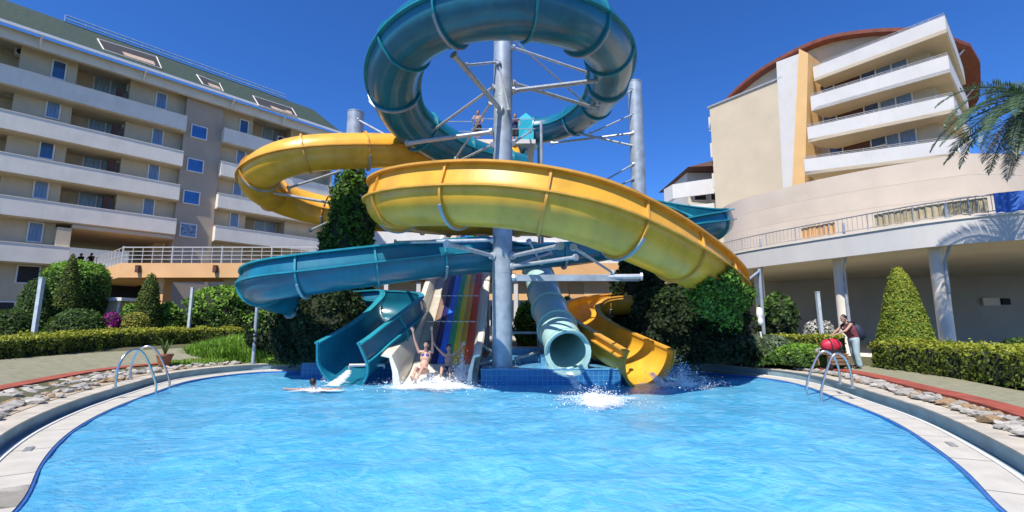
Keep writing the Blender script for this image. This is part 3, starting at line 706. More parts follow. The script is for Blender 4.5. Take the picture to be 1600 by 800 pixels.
# roof
rs_, rz_ = loc_on(hb, 250, 86, 3.2)
def roofslab(x0, x1, x1b, y0, z0, y1, z1, t, nm, m):
    mb = MB(); mb.hexa([(x0, y0, z0-t), (x1, y0, z0-t), (x1b, y1, z1-t), (x0, y1, z1-t), (x0, y0, z0), (x1, y0, z0), (x1b, y1, z1), (x0, y1, z1)])
    return mb.build(nm, m, hb, True, smooth=0)
roofslab(S0-4, 12.7, 11.4, -.75, 21.4, 3.2, rz_, .15, 'roof', ROOF)
roofslab(S0-4, 11.4, 11.4, 3.2, rz_, 8, rz_+.6, .15, 'roof', ROOF)
hwall(S0-4, 12.75, -.82, -.72, 21.22, 21.42, FRAME, 'gutter')
for s in (-9.3, -3.6, 2.6, 7): MB().cyl((s, -.76, 21.25), (s, -.05, 20.6), .06).build('eaves_strut', PARA, hb, True)
def onroof(px, py):  # meet the front roof plane
    M = wm(hb).inverted(); o = M @ Vector((0, 0, CH)); d = M.to_3x3() @ Vector(ray(px, py))
    sl_ = (rz_-21.4)/(3.95); k = (21.4+(o.y+.75)*sl_-o.z)/(d.z-d.y*sl_); return o+d*k
nrm = Vector((0, -(rz_-21.4), 3.95)).normalized()
for q in ([(152,61),(243,91),(252,108),(162,78)], [(307,117),(343,130),(349,143),(317,132)], [(395,150),(455,170),(462,183),(404,165)]):
    P = [onroof(*a) for a in q]; up = nrm*.10
    mb = MB(); 
    P[1].y = P[0].y; P[2].y = P[3].y
    for a, b in zip(P, P[1:]+P[:1]):
        mb.cyl(a+up*.3, b+up*.3, .045, n=4)
    df = mb.build('roof_window', PARA, hb, True, smooth=0)
    mb = MB(); mb.add([p+up*.25 for p in P], [(0, 1, 2, 3)]); o = mb.build('pane', DARK, hb, True); o.location = o.location-df.location; o.parent = df
    mb = MB(); c_ = (P[0]+P[1])/2
    mb.hexa([P[0].lerp(P[3], .5)+up*.3, P[1].lerp(P[2], .5)+up*.3, P[2]+up*.3, P[3]+up*.3]+[v+up*.5 for v in (P[0].lerp(P[3], .5), P[1].lerp(P[2], .5), P[2], P[3])]) if False else None
    a0 = P[0].lerp(P[1], .35)+up*.35; a1 = P[0].lerp(P[1], .9)+up*.35; b0 = P[3].lerp(P[2], .35)+up*.35; b1 = P[3].lerp(P[2], .9)+up*.35
    mb = MB(); mb.add([a0.lerp(b0, .55), a1.lerp(b1, .55), b1.lerp(a1, .12), b0.lerp(a0, .12)], [(0, 1, 2, 3)]); o = mb.build('blind', mat('tan_blind', (.45, .33, .24), .8), hb, True); o.location = o.location-df.location; o.parent = df
sol = empty('solar_pipe_rack', (-26.5, 36.5, 0), LA, 'long pale blue pipe rack running along the ridge of the green roof', 'pipe rack'); WM[sol.name] = WM[hb.name].copy()
PB = mat('pale_blue_metal', (.35, .5, .7), .35, .1, metal=.3)
sa, za = loc_on(sol, 102, 27, 3.0); sb, zb = loc_on(sol, 445, 152, 3.0)
for dz in (0, .35): MB().cyl((sa, 3.0, rz_+.12+dz*.8), (sb, 3.0, rz_+.12+dz*.8), .06, n=8).build('pipe', PB, sol, True)
for k in range(15):
    s = sa+(sb-sa)*k/14; MB().cyl((s, 3.0, rz_-.1), (s, 3.0, rz_+.42), .045, n=6).build('stand', PB, sol, True)
# windows from the photo
LCURT = mat('light_curtain', (.34, .46, .58), .3, .25, 3, stretch=(9, 1, .3), spec=.8)
for (px, py, g) in ((92,110,GLASS),(83,171,CURT),(73,234,GLASS),(64,296,CURT),(55,363,CURT),(252,158,CURT),(246,214,CURT),(240,269,CURT),(232,323,CURT),(381,199,GLASS),(376,245,CURT),(371,294,CURT),(366,343,CURT)):
    s, z = loc_on(hb, px, py, 1.2); window(hb, s, z, .62, 1.25, 1.19, 0, g)
for (px, py) in ((172,139),(165,197),(157,255),(150,315),(425,215),(414,352),(420,262),(418,308)):
    s, z = loc_on(hb, px, py, 2.8); window(hb, s, z+.12, 1.9, 1.5, 2.79, 1, LCURT, name='sliding_window')
for (px, py) in ((311,207),(305,259),(299,309),(294,360)):
    s, z = loc_on(hb, px, py, .6); window(hb, s, z, 1.05, 1.0, .59, 0, mat('bright_blue_glass', (.03, .14, .42), .1, .2, 1.5, spec=.9) if py < 350 else mat('patterned_glass', (.4, .5, .6), .2, 0, 3.5, col2=(.01, .03, .08), stretch=(1, 1, 2)))
s, z = loc_on(hb, 44, 429, 1.2); window(hb, s, z, 1.0, 1.1, 1.19, 0, DARK)
for k in range(4):
    s = -15.2+k*2.2; window(hb, s, 2.2, 1.9, 2.0, 1.19 if s > -10 else 2.79, 1, DARK)
for k in range(3): window(hb, 3.2+k*3.2, 3.0, 2.4, 3.0, 1.19 if k != 1 else 2.79, 1, DARK)
# air conditioners and loggia rails: fixed to the building
for (px, py) in ((208,140),(201,196),(193,250),(36,82),(24,145),(15,208),(440,218)):
    s, z = loc_on(hb, px, py, 2.0); b_ = MB().box(s-.4, s+.4, 1.95, 2.3, z-.3, z+.3).build('air_conditioner', FRAME, hb, True, smooth=0)
    o = MB().cyl((s-.1, 1.93, z), (s-.1, 1.95, z), .22, n=16).build('fan_grille', DARK, hb, True); o.location = o.location-b_.location; o.parent = b_
for zt in rows[:4]:
    for (a, b) in ((-7.1, -4.2), (-13.5, -10.1), (5.0, 8.3)):
        for dz in (.16, .30): MB().cyl((a, 1.15, zt+dz-.1), (b, 1.15, zt+dz-.1), .018, n=6).build('loggia_rail', RAILG, hb, True)
        for k in range(4): s = a+(b-a)*k/3; MB().cyl((s, 1.15, zt-1.1), (s, 1.15, zt+.22), .02, n=6).build('loggia_rail_post', RAILG, hb, True)
    for (s0_, s1_) in ((-4.15, -4.35),): hwall(s1_-.5, s1_-.1, 1.35, 1.75, zt-1.1, zt+1.25, BROWN, 'loggia_screen')

# footbridge with railing
fbY = 28.4; zD = 5.55; xa = atY(188, 410, fbY).x; xb = 12.2
fb = empty('footbridge', (0, fbY, .5), 0, 'peach coloured footbridge crossing behind the slides', 'bridge')
MB().box(xa, xb, fbY, fbY+.3, 4.65, zD).build('edge_beam', PEACH, fb); MB().box(xa, xb, fbY+.302, fbY+3, 4.9, zD-.05).build('deck', WALLC, fb)
MB().box(xa, xb, fbY+3.002, fbY+3.3, 4.65, zD).build('edge_beam', PEACH, fb)
P2 = atY(150, 412, 33.5)
MB().hexa([(P2.x, 33.5, 4.65), (xa, fbY+.002, 4.65), (xa, fbY+3.2, 4.65), (P2.x+1, 36, 4.65), (P2.x, 33.5, zD), (xa, fbY+.002, zD), (xa, fbY+3.2, zD), (P2.x+1, 36, zD)]).build('landing', PEACH, fb)
for px in (252, 366, 560, 900):
    x = atY(px, 450, fbY+1).x; MB().box(x-.45, x+.45, fbY+.6, fbY+1.3, .5, 4.649).build('pier', PEACH, fb)
for px in (220, 340):
    x = atY(px, 400, fbY).x; l_ = MB().box(x-.1, x+.1, fbY-.22, fbY-.003, 4.95, 5.4).build('wall_lamp', BROWN, fb)
fr_ = empty('footbridge_railing', (xa, fbY+.1, zD), 0, 'white railing along the peach footbridge', 'railing')
x = xa; k = 0
while x < xb:
    big_ = k % 5 == 0
    MB().cyl((x, fbY+.12, zD), (x, fbY+.12, zD+(1.08 if big_ else 1.0)), .045 if big_ else .022, n=6).build('post', RAILW, fr_); x += .62; k += 1
for h, r in ((1.0, .035), (.75, .02), (.5, .02), (.25, .02)): MB().cyl((xa, fbY+.12, zD+h), (xb, fbY+.12, zD+h), r, n=6).build('rail', RAILW, fr_)
fr2 = empty('landing_railing', (P2.x, 33.5, zD), 0, 'short white railing where the footbridge meets the hotel passage', 'railing')
A = Vector((xa-.05, fbY+.15, zD)); B = Vector((P2.x+.1, 33.4, zD))
for k in range(9): q = A.lerp(B, k/8); MB().cyl(q, q+Vector((0, 0, 1)), .025, n=6).build('post', RAILW, fr2)
for h in (1.0, .5): MB().cyl(A+Vector((0, 0, h)), B+Vector((0, 0, h)), .028, n=6).build('rail', RAILW, fr2)

# garden kiosk and pavilion behind
kA = atY(172, 470, 26.5)
ks = empty('garden_kiosk', (kA.x, 26.5, .5), 0, 'small tan flat-roofed kiosk under the footbridge left end', 'kiosk')
x = kA.x; MB().hexa([(x-1.6,25.8,.5),(x+.9,25.8,.5),(x+.9,27.5,.5),(x-1.6,27.5,.5),(x-.5,25.8,3.1),(x+.9,25.8,3.1),(x+.9,27.5,3.1),(x-.5,27.5,3.1)]).build('wall', CRW, ks, smooth=0)
MB().box(x-1.0, x+1.4, 25.6, 27.7, 3.1, 3.28).build('roof', FRAME, ks, smooth=0); MB().box(x+1.1, x+1.2, 25.7, 25.8, .5, 3.1).build('post', FRAME, ks)
MB().box(x-.1, x+.7, 25.76, 25.796, .5, 2.3).build('door', DARK, ks)
pv = empty('garden_pavilion', (2, 36, .5), 0, 'low white pavilion with dark openings seen behind the slides', 'building')
MB().box(-16, 15, 38, 38.3, .5, 5.2).build('wall', PARW, pv, smooth=0); MB().box(-16.3, 15.3, 36, 42, 5.2, 5.5).build('roof', PARW, pv, smooth=0)
for k in range(12):
    x = -15+k*2.55; MB().box(x-.16, x+.16, 36.2, 36.5, .5, 5.19).build('pillar', PARW, pv, smooth=0)
    if k < 11:
        f = MB().box(x+.4, x+2.1, 37.9, 38.0, 1.5, 3.3).build('window', FRAME, pv, smooth=0)
        o = MB().box(x+.5, x+2.0, 37.86, 37.896, 1.6, 3.2).build('pane', DARK, pv, smooth=0); o.location -= f.location; o.parent = f
MB().box(-16, 15, 36.3, 36.4, 3.6, 4.1).build('sun_blind', ORG, pv, smooth=0)
bt = empty('back_building', (-4, 52, .5), 0, 'distant pale building glimpsed above the footbridge between the slides', 'building')
MB().box(-16, 17, 52, 58, .5, 12.2).build('wall', PARW, bt, smooth=0)
for k in range(10):
    x = -12.6+k*2.8; f = MB().box(x-.8, x+.8, 51.9, 52, 9.2, 11).build('window', FRAME, bt, smooth=0)
    o = MB().box(x-.7, x+.7, 51.87, 51.896, 9.3, 10.9).build('pane', GLASS, bt, smooth=0); o.location -= f.location; o.parent = f

# right hotel wing
PLx, PLy = 25.3, 36.2; RA = math.atan2(-.819, .574)
rb = empty('curved_hotel_wing', (PLx, PLy, 0), RA, 'white and cream hotel wing with stacked balconies and a curved red-brown roof', 'building')
def rwall(poly, y0, y1, m, nm):  # poly in (s,z), extruded in local y
    mb = MB(); n = len(poly); ar = sum(poly[i][0]*poly[(i+1) % n][1]-poly[(i+1) % n][0]*poly[i][1] for i in range(n))
    if ar < 0: poly = poly[::-1]
    mb.add([(s, y0, z) for s, z in poly]+[(s, y1, z) for s, z in poly], [tuple(range(n)), tuple(range(n, 2*n))[::-1]]+[(i, n+i, n+(i+1) % n, (i+1) % n) for i in range(n)])
    return mb.build(nm, m, rb, True, smooth=0)
rwall([(-9.4, 5), (-2.4, 5), (-2.4, 23.25), (-9.4, 23.25)], 0, 9, CRW, 'wall')
rwall([(-9.6, 23.25), (-2.4, 23.25), (-2.4, 23.4), (-9.6, 23.4)], -.12, 9.2, RAILG, 'wall_cap')
rwall([(-2.4, 5), (6.9, 5), (6.9, 24.0), (-2.4, 24.0)], 2.0, 9, CRW, 'wall')
rwall([(-2.4, 5), (5.2, 5), (5.2, 23.9), (-2.4, 23.9)], 9.003, 20, CRW, 'wall')
rwall([(-2.75, 24.9), (-.75, 24.75), (-2.2, 13.0), (-3.1, 13.0)], -.12, 1.9, PARW, 'leaning_slab')
rwall([(-.60, 24.85), (.05, 24.1), (-1.15, 12.6), (-2.15, 12.6)], -.75, 2.0, ORG, 'leaning_fin')
# four balconies: parapet fronts and returns
tops = [23.05, 20.3, 17.45, 14.5]
left = [(1270,105),(1266,151),(1261,199),(1256,249)]
right = [[(1476,24),(1491,64),(1506,110)],[(1481,86),(1498,125),(1512,156)],[(1489,148),(1504,180),(1517,205)],[(1498,216),(1516,223)]]
for i, zt in enumerate(tops):
    P = [atZ(*left[i], zt)]+[atZ(*q, zt) for q in right[i]]
    if i == 3: P[-1] = P[1]+Vector((.819, .574, 0))*3
    back = [P[-1]+Vector((-2.0, 2.2, 0)), P[0]+Vector((.819, .574, 0))*2.0]
    band(MB(), P, zt-1.25, zt, .16).build('parapet', PARW, rb, smooth=0)
    poly = [(p.x, p.y) for p in P+back]
    MB().prism(poly, zt-1.24, zt-1.0).build('floor_slab', CRW, rb, smooth=0)
    for h in (.10, .22):
        mb = MB(); mb.tube([p+Vector((.05, .07, h)) for p in P], .025, 6); mb.build('rail', RAILG, rb)
    for a, b in zip(P, P[1:]):
        for k in range(max(2, int((b-a).length/1.5))): q = a.lerp(b, (k+.5)/max(2, int((b-a).length/1.5))); MB().cyl(q+Vector((.05, .07, 0)), q+Vector((.05, .07, .22)), .02, n=6).build('rail_post', RAILG, rb)
for (px, py) in ((1393,108),(1400,160),(1406,219)):
    s, z = loc_on(rb, px, py, 2.0); window(rb, s, z-.1, 1.9, 1.5, 1.99, 1, CURT, name='sliding_window')
for (px, py) in ((1330,128),(1335,179),(1345,226)):
    s, z = loc_on(rb, px, py, 2.0); MB().box(s-2.2, s+1.6, 1.9, 1.99, z-1.0, z+.45).build('brown_screen', BROWN, rb, True, smooth=0)
    window(rb, s-1.7, z, .9, 1.0, 1.88, 0, GLASS); window(rb, s+1.2, z, .9, 1.0, 1.88, 0, GLASS)
# curved roof sheet with deep overhang, with a wall under it
rp_ = [loc_on(rb, px, py, .7) for px, py in ((1128,160),(1150,137),(1180,112),(1215,90),(1250,72),(1285,58),(1320,50),(1360,45),(1400,43),(1440,44))]
pts = [(q.x, q.z) for q in catmull([Vector((s, 0, z)) for s, z in rp_], 4)]
mb = MB(); vs = []
for s, z in pts: vs += [(s, .7, z), (s, 11, z), (s, 11, z-.3), (s, .7, z-.3)]
n = len(pts); mb.add(vs, [(4*i+j, 4*i+4+j, 4*i+4+(j+1) % 4, 4*i+(j+1) % 4) for i in range(n-1) for j in range(4)]+[(0, 1, 2, 3), (4*n-1, 4*n-2, 4*n-3, 4*n-4)])
o = mb.build('curved_roof', RBR, rb, True, smooth=40); orient_up(o)
Mi = wm(rb).inverted(); ev = [Mi @ atZ(px, py, z) for px, py, z in ((1484,55,25.0),(1490,58,25.0),(1516,68,24.8),(1531,94,24.4),(1532,128,23.9),(1529,150,23.5),(1520,166,23.1))]
mb = MB(); vs = []; zi = pts[-1][1]
for k, q in enumerate(ev): vs += [tuple(q), (q.x, q.y, q.z-.3), (q.x-2.6, q.y, 24.0), (q.x-2.6, q.y, 24.4)]
m_ = len(ev); mb.add(vs, [(4*i+j, 4*i+4+j, 4*i+4+(j+1) % 4, 4*i+(j+1) % 4) for i in range(m_-1) for j in range(4)]+[(0, 1, 2, 3), (4*m_-1, 4*m_-2, 4*m_-3, 4*m_-4)])
o = mb.build('roof_overhang', RBR, rb, True, smooth=0); orient_up(o)
for q in (ev[2], ev[4]): MB().cyl((q.x-1.8, q.y-1, q.z-2.4), (q.x-.4, q.y, q.z-.3), .07, n=8).build('roof_strut', FRAME, rb, True)
rwall([(-9.0, 23.3)]+[(s, z-.28) for s, z in pts if -8.6 < s < 7]+[(7, 22), (-9, 22)], 1.6, 1.9, CRW, 'gable_wall')
# small balcony ends at the left of the cream wall
for zt in (23.2, 20.4, 17.2):
    MB().box(-10.2, -9.41, 1.0, 6, zt-1.9, zt-.4).build('balcony_end', PARW, rb, True, smooth=0)
# drum wall in front
P = [atZ(*q, 11.5) for q in ((1128,325),(1156,312),(1238,290),(1305,275),(1372,262),(1445,250),(1516,240),(1600,243),(1700,262))]
P = catmull(P, 4)
dw = empty('stone_drum_wall', (P[18].x, P[18].y, 0), 0, 'long curved pale stone wall below the right hotel balconies', 'wall')
zs = [5.3, 6.5, 7.75, 9.0, 10.25, 11.5]
for a, b in zip(zs, zs[1:]):
    band(MB(), P, a+.005, b-.005, .3).build('course', DRUM, dw, smooth=20)
band(MB(), [(p.x+.012, p.y+.015) for p in P], 4.9, 11.45, .2).build('backing', DRUM, dw, smooth=20)
# small wing seen beyond the left end
sw = empty('far_hotel_wing', (20.5, 48, 0), 0, 'small curved white hotel wing with glass balconies behind the right building', 'building')
for k, (z0, z1) in enumerate(((13.2, 14.6), (9.6, 11.4))):
    A = [atY(px, py, 46) for px, py in ((1122, 268), (1090, 282), (1064, 297), (1060, 305))]
    pts2 = [(q.x, 46+i*1.2*(1 if i < 3 else 1.2)) for i, q in enumerate(A)]
    band(MB(), pts2, atY(1090, 292+k*34, 46).z-.6-k*.3, atY(1090, 282+k*34, 46).z+(.3 if k == 0 else 0), -.2).build('parapet', PARW, sw, smooth=0)
q0 = atY(1066, 300, 49); q1 = atY(1125, 300, 49)
MB().box(q0.x+.6, q1.x+2, 49, 56, .5, atY(1090, 270, 49).z).build('wall', PARW, sw, smooth=0)
for k in range(2):
    z = atY(1100, 300, 49).z; f = MB().box(q0.x+1.2+k*1.8, q0.x+2.6+k*1.8, 48.9, 49, z-1, z+.8).build('window', FRAME, sw, smooth=0)
    o = MB().box(q0.x+1.3+k*1.8, q0.x+2.5+k*1.8, 48.87, 48.896, z-.9, z+.7).build('pane', DARK, sw, smooth=0); o.location -= f.location; o.parent = f
mb = MB(); z = atY(1090, 270, 49).z; mb.hexa([(q0.x, 47, z), (q1.x+2, 46.5, z+.1), (q1.x+2, 57, z+.1), (q0.x, 57, z), (q0.x+.5, 48, z+.3), (q1.x+2, 47, z+1.6), (q1.x+2, 57, z+1.6), (q0.x+.5, 57, z+.3)]); mb.build('roof', BROWN, sw, smooth=0)

# terrace with undercroft on the right
TP = [Vector((11.6, 33, 0)), Vector((12.0, 28.8, 0)), Vector((12.7, 24.9, 0)), Vector((14.5, 20.5, 0)), Vector((16.3, 17.0, 0)), Vector((18.6, 15.4, 0)), Vector((23, 13.6, 0)), Vector((30, 12.6, 0))]
TPc = catmull(TP, 6)
te = empty('terrace', (18, 24, .45), 0, 'white curved terrace on columns with a shaded undercroft on the right', 'terrace')
xy = [(p.x, p.y) for p in TPc]
band(MB(), xy, 4.8, 5.72, .22).build('parapet_band', PARW, te, smooth=20)
band(MB(), [(x-.04, y-.03) for x, y in xy], 5.72, 5.80, .3).build('parapet_cap', PARA, te, smooth=20)
MB().prism([(x+.12, y+.05) for x, y in xy]+[(60, 30), (40, 52), (12, 60)], 4.86, 5.1).build('deck', mat('soffit_paint', (.62, .54, .36), .9, .05, .5), te, smooth=0)
bw = [(70, 22), (30, 30), (24, 31.5), (19, 34.5), (14.5, 41), (12.5, 50)]
band(MB(), [(x, y) for x, y in bw[::-1]], .3, 4.855, -.3).build('back_wall', mat('grey_undercroft', (.44, .42, .38), .9, .05, .5), te, smooth=0)
MB().add([(x-.3, y+.3, .515) for x, y in xy]+[(60, 30, .515), (40, 52, .515), (12, 60, .515)], [tuple(range(len(xy)+3))]).build('floor', PARA, te, smooth=0)
A = atY(1355, 492, 33.6)
MB().box(A.x-1.1, A.x+1.9, 33.3, 33.5, 1.2, 2.9).build('dark_window', DARK, te, smooth=0); MB().box(A.x-1.2, A.x+2.0, 33.15, 33.5, .75, 1.15).build('bench_sill', PARA, te, smooth=0)
A = atY(1435, 470, 31.5); MB().box(A.x-.4, A.x+.4, 31.3, 31.5, 1.8, 3.6).build('notice_board', BROWN, te, smooth=0)
A = atY(1562, 471, 29.2); MB().box(A.x-.8, A.x+.25, 29.4, 29.5, A.z-.25, A.z+.25).build('wall_plate', PARA, te, smooth=0); MB().box(A.x+.3, A.x+.8, 29.3, 29.5, A.z-.2, A.z+.2).build('switch_box', DARK, te, smooth=0)
A = atY(1243, 510, 38); MB().box(A.x-2.0, A.x+2.0, 36.5, 37.5, .52, 2.2).build('storage_bench', BROWN, te, smooth=0)
for px, Y, r in ((1189, 25.6, .25), (1317, 21.4, .24), (1474, 17.9, .25), (1700, 16.5, .32)):
    x = atY(px, 480, Y).x; MB().cyl((x, Y, .46), (x, Y, 4.86), r, n=24).build('column', PARA, te, smooth=40)
    MB().tube([(x-.25, Y-.9, 6.4), (x-.27, Y-.9, 4.9), (x-.24, Y-.75, 4.6), (x-.05, Y-.36, 4.25), (x-.05, Y-.36, 3.0 if px != 1317 else .8)], .055, 8).build('downpipe', STEEL, te)
A = atY(1302, 300, 20.3)
tr = empty('terrace_railing', (14.5, 20.5, 5.8), 0, 'thin grey railing along the top of the right terrace', 'railing')
for h, r in ((.72, .03), (.12, .018)):
    mb = MB(); mb.tube([p+Vector((.1, .1, 5.8+h)) for p in TPc], r, 6); mb.build('rail', RAILG, tr)
Pr = resample([p+Vector((.1, .1, 5.8)) for p in TPc], .2)
for k, q in enumerate(Pr[:230]):
    if k % 8 == 0: MB().cyl(q, q+Vector((0, 0, .74)), .03, n=6).build('post', RAILG, tr)
mb = MB()
for k, q in enumerate(Pr[:230]):
    if k % 8: mb.cyl(q+Vector((0, 0, .12)), q+Vector((0, 0, .72)), .010, n=4, cap=False)
o = mb.build('balusters', RAILG, tr); o['kind'] = 'stuff'
def on_rail(px): # terrace edge point under a photo column
    return min(resample(TPc, .05), key=lambda p: abs(ray(px, 400)[0]/ray(px, 400)[1]-p.x/(p.y*1.0)*1.0))
def cloth(a, b, z0, z1, off_, m, name, label, cat):
    P = resample(TPc, .04); ia = min(range(len(P)), key=lambda i: abs(P[i].x-a)); ib = min(range(len(P)), key=lambda i: abs(P[i].x-b)); mb = MB(); vs = []
    Q = P[ia:ib]; 
    for k, p in enumerate(Q):
        w_ = .03*math.sin(k*1.1)+.02*math.sin(k*.37); vs += [(p.x+.1-off_+w_*.7, p.y+.1-off_+w_*.7, z0+.02*math.sin(k*.5)), (p.x+.1-off_+w_*.3, p.y+.1-off_+w_*.3, z1)]
    n = len(Q); mb.add(vs, [(2*i, 2*i+2, 2*i+3, 2*i+1) for i in range(n-1)]); o = mb.build(name, m, smooth=180)
    return tag(o, label, cat)
cloth(17.3, 23, 5.82, 6.55, .06, mat('blue_cloth', (.05, .16, .55), .8, .1), 'blue_screen', 'blue fabric screen tied along the far right of the terrace railing', 'screen')
cloth(15.2, 17.2, 5.9, 6.45, -.05, mat('tan_slats', (.45, .38, .24), .8, .1), 'tan_screen', 'tan slatted screen behind the terrace railing left of the blue fabric', 'screen')
cloth(13.9, 14.55, 5.9, 6.45, -.05, PEACH, 'peach_screen', 'peach panel behind the terrace railing above the second column', 'screen')

# ------------------------------------------------------------------ plants
def leafmesh(pts, nrm, size, jit=.9, aspect=1.6, name='foliage', mats=None, midx=None, core=None):
    """many small folded leaves at pts, facing roughly nrm; core: optional MB of the dark solid inside"""
    n = len(pts); pts = np.asarray(pts, float); nrm = np.asarray(nrm, float)+rng.normal(0, jit, (n, 3)); nrm /= np.linalg.norm(nrm, axis=1)[:, None]+1e-9
    t = rng.normal(0, 1, (n, 3)); t -= (t*nrm).sum(1)[:, None]*nrm; t /= np.linalg.norm(t, axis=1)[:, None]+1e-9
    b = np.cross(nrm, t); s = size*rng.uniform(.6, 1.35, n)[:, None]
    v = np.stack([pts-t*s*aspect, pts+b*s*.8+nrm*s*.15, pts+t*s*aspect, pts-b*s*.8+nrm*s*.15], 1).reshape(-1, 3)
    f = np.arange(4*n)
    cv = np.array(core.v, float).reshape(-1, 3) if core else np.zeros((0, 3)); cf = core.f if core else []
    me = bpy.data.meshes.new(name); nv = len(v)+len(cv)
    me.vertices.add(nv); me.vertices.foreach_set('co', np.concatenate([v, cv]).ravel())
    loops = np.concatenate([f]+[np.array(q)+len(v) for q in cf]) if cf else f
    cnt = np.array([4]*n+[len(q) for q in cf]); st = np.concatenate([[0], np.cumsum(cnt)[:-1]])
    me.loops.add(len(loops)); me.loops.foreach_set('vertex_index', loops.astype(np.int32))
    me.polygons.add(len(cnt)); me.polygons.foreach_set('loop_start', st.astype(np.int32)); me.polygons.foreach_set('loop_total', cnt.astype(np.int32))
    for m in mats: me.materials.append(m)
    mi = np.zeros(len(cnt), np.int32)
    if midx is not None: mi[:n] = midx
    if cf: mi[n:] = len(mats)-1
    me.polygons.foreach_set('material_index', mi); me.update(calc_edges=True); return me
CORE = mat('dark_inner_core', (.018, .028, .010), .95, .3, 9)  # plain dark solid added inside plants to block gaps between leaves
LG = {
 'hedge': leaf('hedge_leaves', (.20, .24, .03), (.07, .12, .02)), 'hedge_lit': leaf('lit_hedge_leaves', (.42, .42, .05), (.24, .30, .03)),  # yellower second set has the sunlight on top faces put into its colour
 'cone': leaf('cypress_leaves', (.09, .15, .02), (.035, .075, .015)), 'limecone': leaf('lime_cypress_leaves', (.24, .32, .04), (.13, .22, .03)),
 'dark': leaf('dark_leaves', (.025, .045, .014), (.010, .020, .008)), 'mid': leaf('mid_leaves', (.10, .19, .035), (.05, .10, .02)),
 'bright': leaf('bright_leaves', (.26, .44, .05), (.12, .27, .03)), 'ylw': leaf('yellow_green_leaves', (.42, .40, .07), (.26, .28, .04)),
 'mag': leaf('magenta_flowers', (.45, .04, .30), (.25, .02, .2)), 'wht': leaf('white_flowers', (.75, .73, .68), (.5, .5, .45)), 'grey': leaf('grey_green_leaves', (.22, .28, .16), (.12, .17, .09)),
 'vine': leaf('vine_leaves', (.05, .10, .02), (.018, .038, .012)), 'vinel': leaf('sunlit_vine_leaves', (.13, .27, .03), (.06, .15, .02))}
def plant(name, label, cat, base, prof, n, size, mats, lump=.12, mix=None, stem=None, group=None, squash=1.0, jit=.9, fill=.35, sx=1.0, topw=1.0):
    """surface of revolution prof [(r,z)] clothed in leaves; mix = share of second material (on the top)"""
    base = Vector(base); root = empty(name, base, 0, label, cat, group)
    rr = np.array([p[0] for p in prof], float); zz = np.array([p[1] for p in prof], float)
    seg = np.hypot(np.diff(rr), np.diff(zz)); area = seg*(rr[:-1]+rr[1:])+1e-6
    k = rng.choice(len(seg), n, p=area/area.sum()); t = rng.random(n); a = rng.random(n)*2*PI
    r = rr[k]+(rr[k+1]-rr[k])*t; z = zz[k]+(zz[k+1]-zz[k])*t
    sd = rng.random()*50
    lm = 1+lump*(np.sin(3*a+z*3+sd)*.5+np.sin(5*a-z*5+sd*2)*.35+np.sin(9*a+z*9+sd)*.3)+rng.normal(0, .03, n)
    depth = 1-fill*rng.random(n)**2.5
    zc = zz.mean(); x = r*lm*depth*np.cos(a)*sx; y = r*lm*depth*np.sin(a)*squash; z2 = (z-zc)*(.5+.5*depth)*(1+(lm-1)*.5)+zc
    dn = np.stack([np.cos(a)*(zz[k+1]-zz[k]), np.sin(a)*(zz[k+1]-zz[k]), -(rr[k+1]-rr[k])], 1)/(seg[k][:, None]+1e-6)
    if zz[-1] < zz[0]: dn = -dn
    mats_ = [LG[q] for q in mats]; mi = None
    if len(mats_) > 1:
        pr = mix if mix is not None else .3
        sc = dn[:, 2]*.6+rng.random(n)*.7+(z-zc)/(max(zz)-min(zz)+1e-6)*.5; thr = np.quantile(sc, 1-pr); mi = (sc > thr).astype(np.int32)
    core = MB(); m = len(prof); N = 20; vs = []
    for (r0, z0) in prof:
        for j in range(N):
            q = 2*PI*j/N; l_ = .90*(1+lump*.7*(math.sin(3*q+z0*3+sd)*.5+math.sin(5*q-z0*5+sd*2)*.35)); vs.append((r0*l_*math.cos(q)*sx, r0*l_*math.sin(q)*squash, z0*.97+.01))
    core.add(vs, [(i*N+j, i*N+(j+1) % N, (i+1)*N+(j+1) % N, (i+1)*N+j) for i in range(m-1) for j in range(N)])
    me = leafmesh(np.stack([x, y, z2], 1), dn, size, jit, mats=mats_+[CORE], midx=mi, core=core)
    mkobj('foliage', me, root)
    if stem:
        MB().cyl((0, 0, 0), (0, 0, stem[1]), stem[0], stem[0]*.7, 10).build('trunk', BARK, root, True)
    return root
def gp(px, Y): p = atY(px, 500, Y); return (p.x, Y, .5)
def ball(r, h, z0=0): return [(r*math.sin(PI*k/8)**.8 if 0 < k < 8 else .02, z0+h*(1-math.cos(PI*k/8))/2) for k in range(9)]
def dome(r, h): return [(r*.9, 0)]+[(r*math.cos(PI/2*k/7)**.7 if k < 7 else .02, h*math.sin(PI/2*k/7)) for k in range(8)]
def hz(px, py, Y): return atY(px, py, Y).z-.5
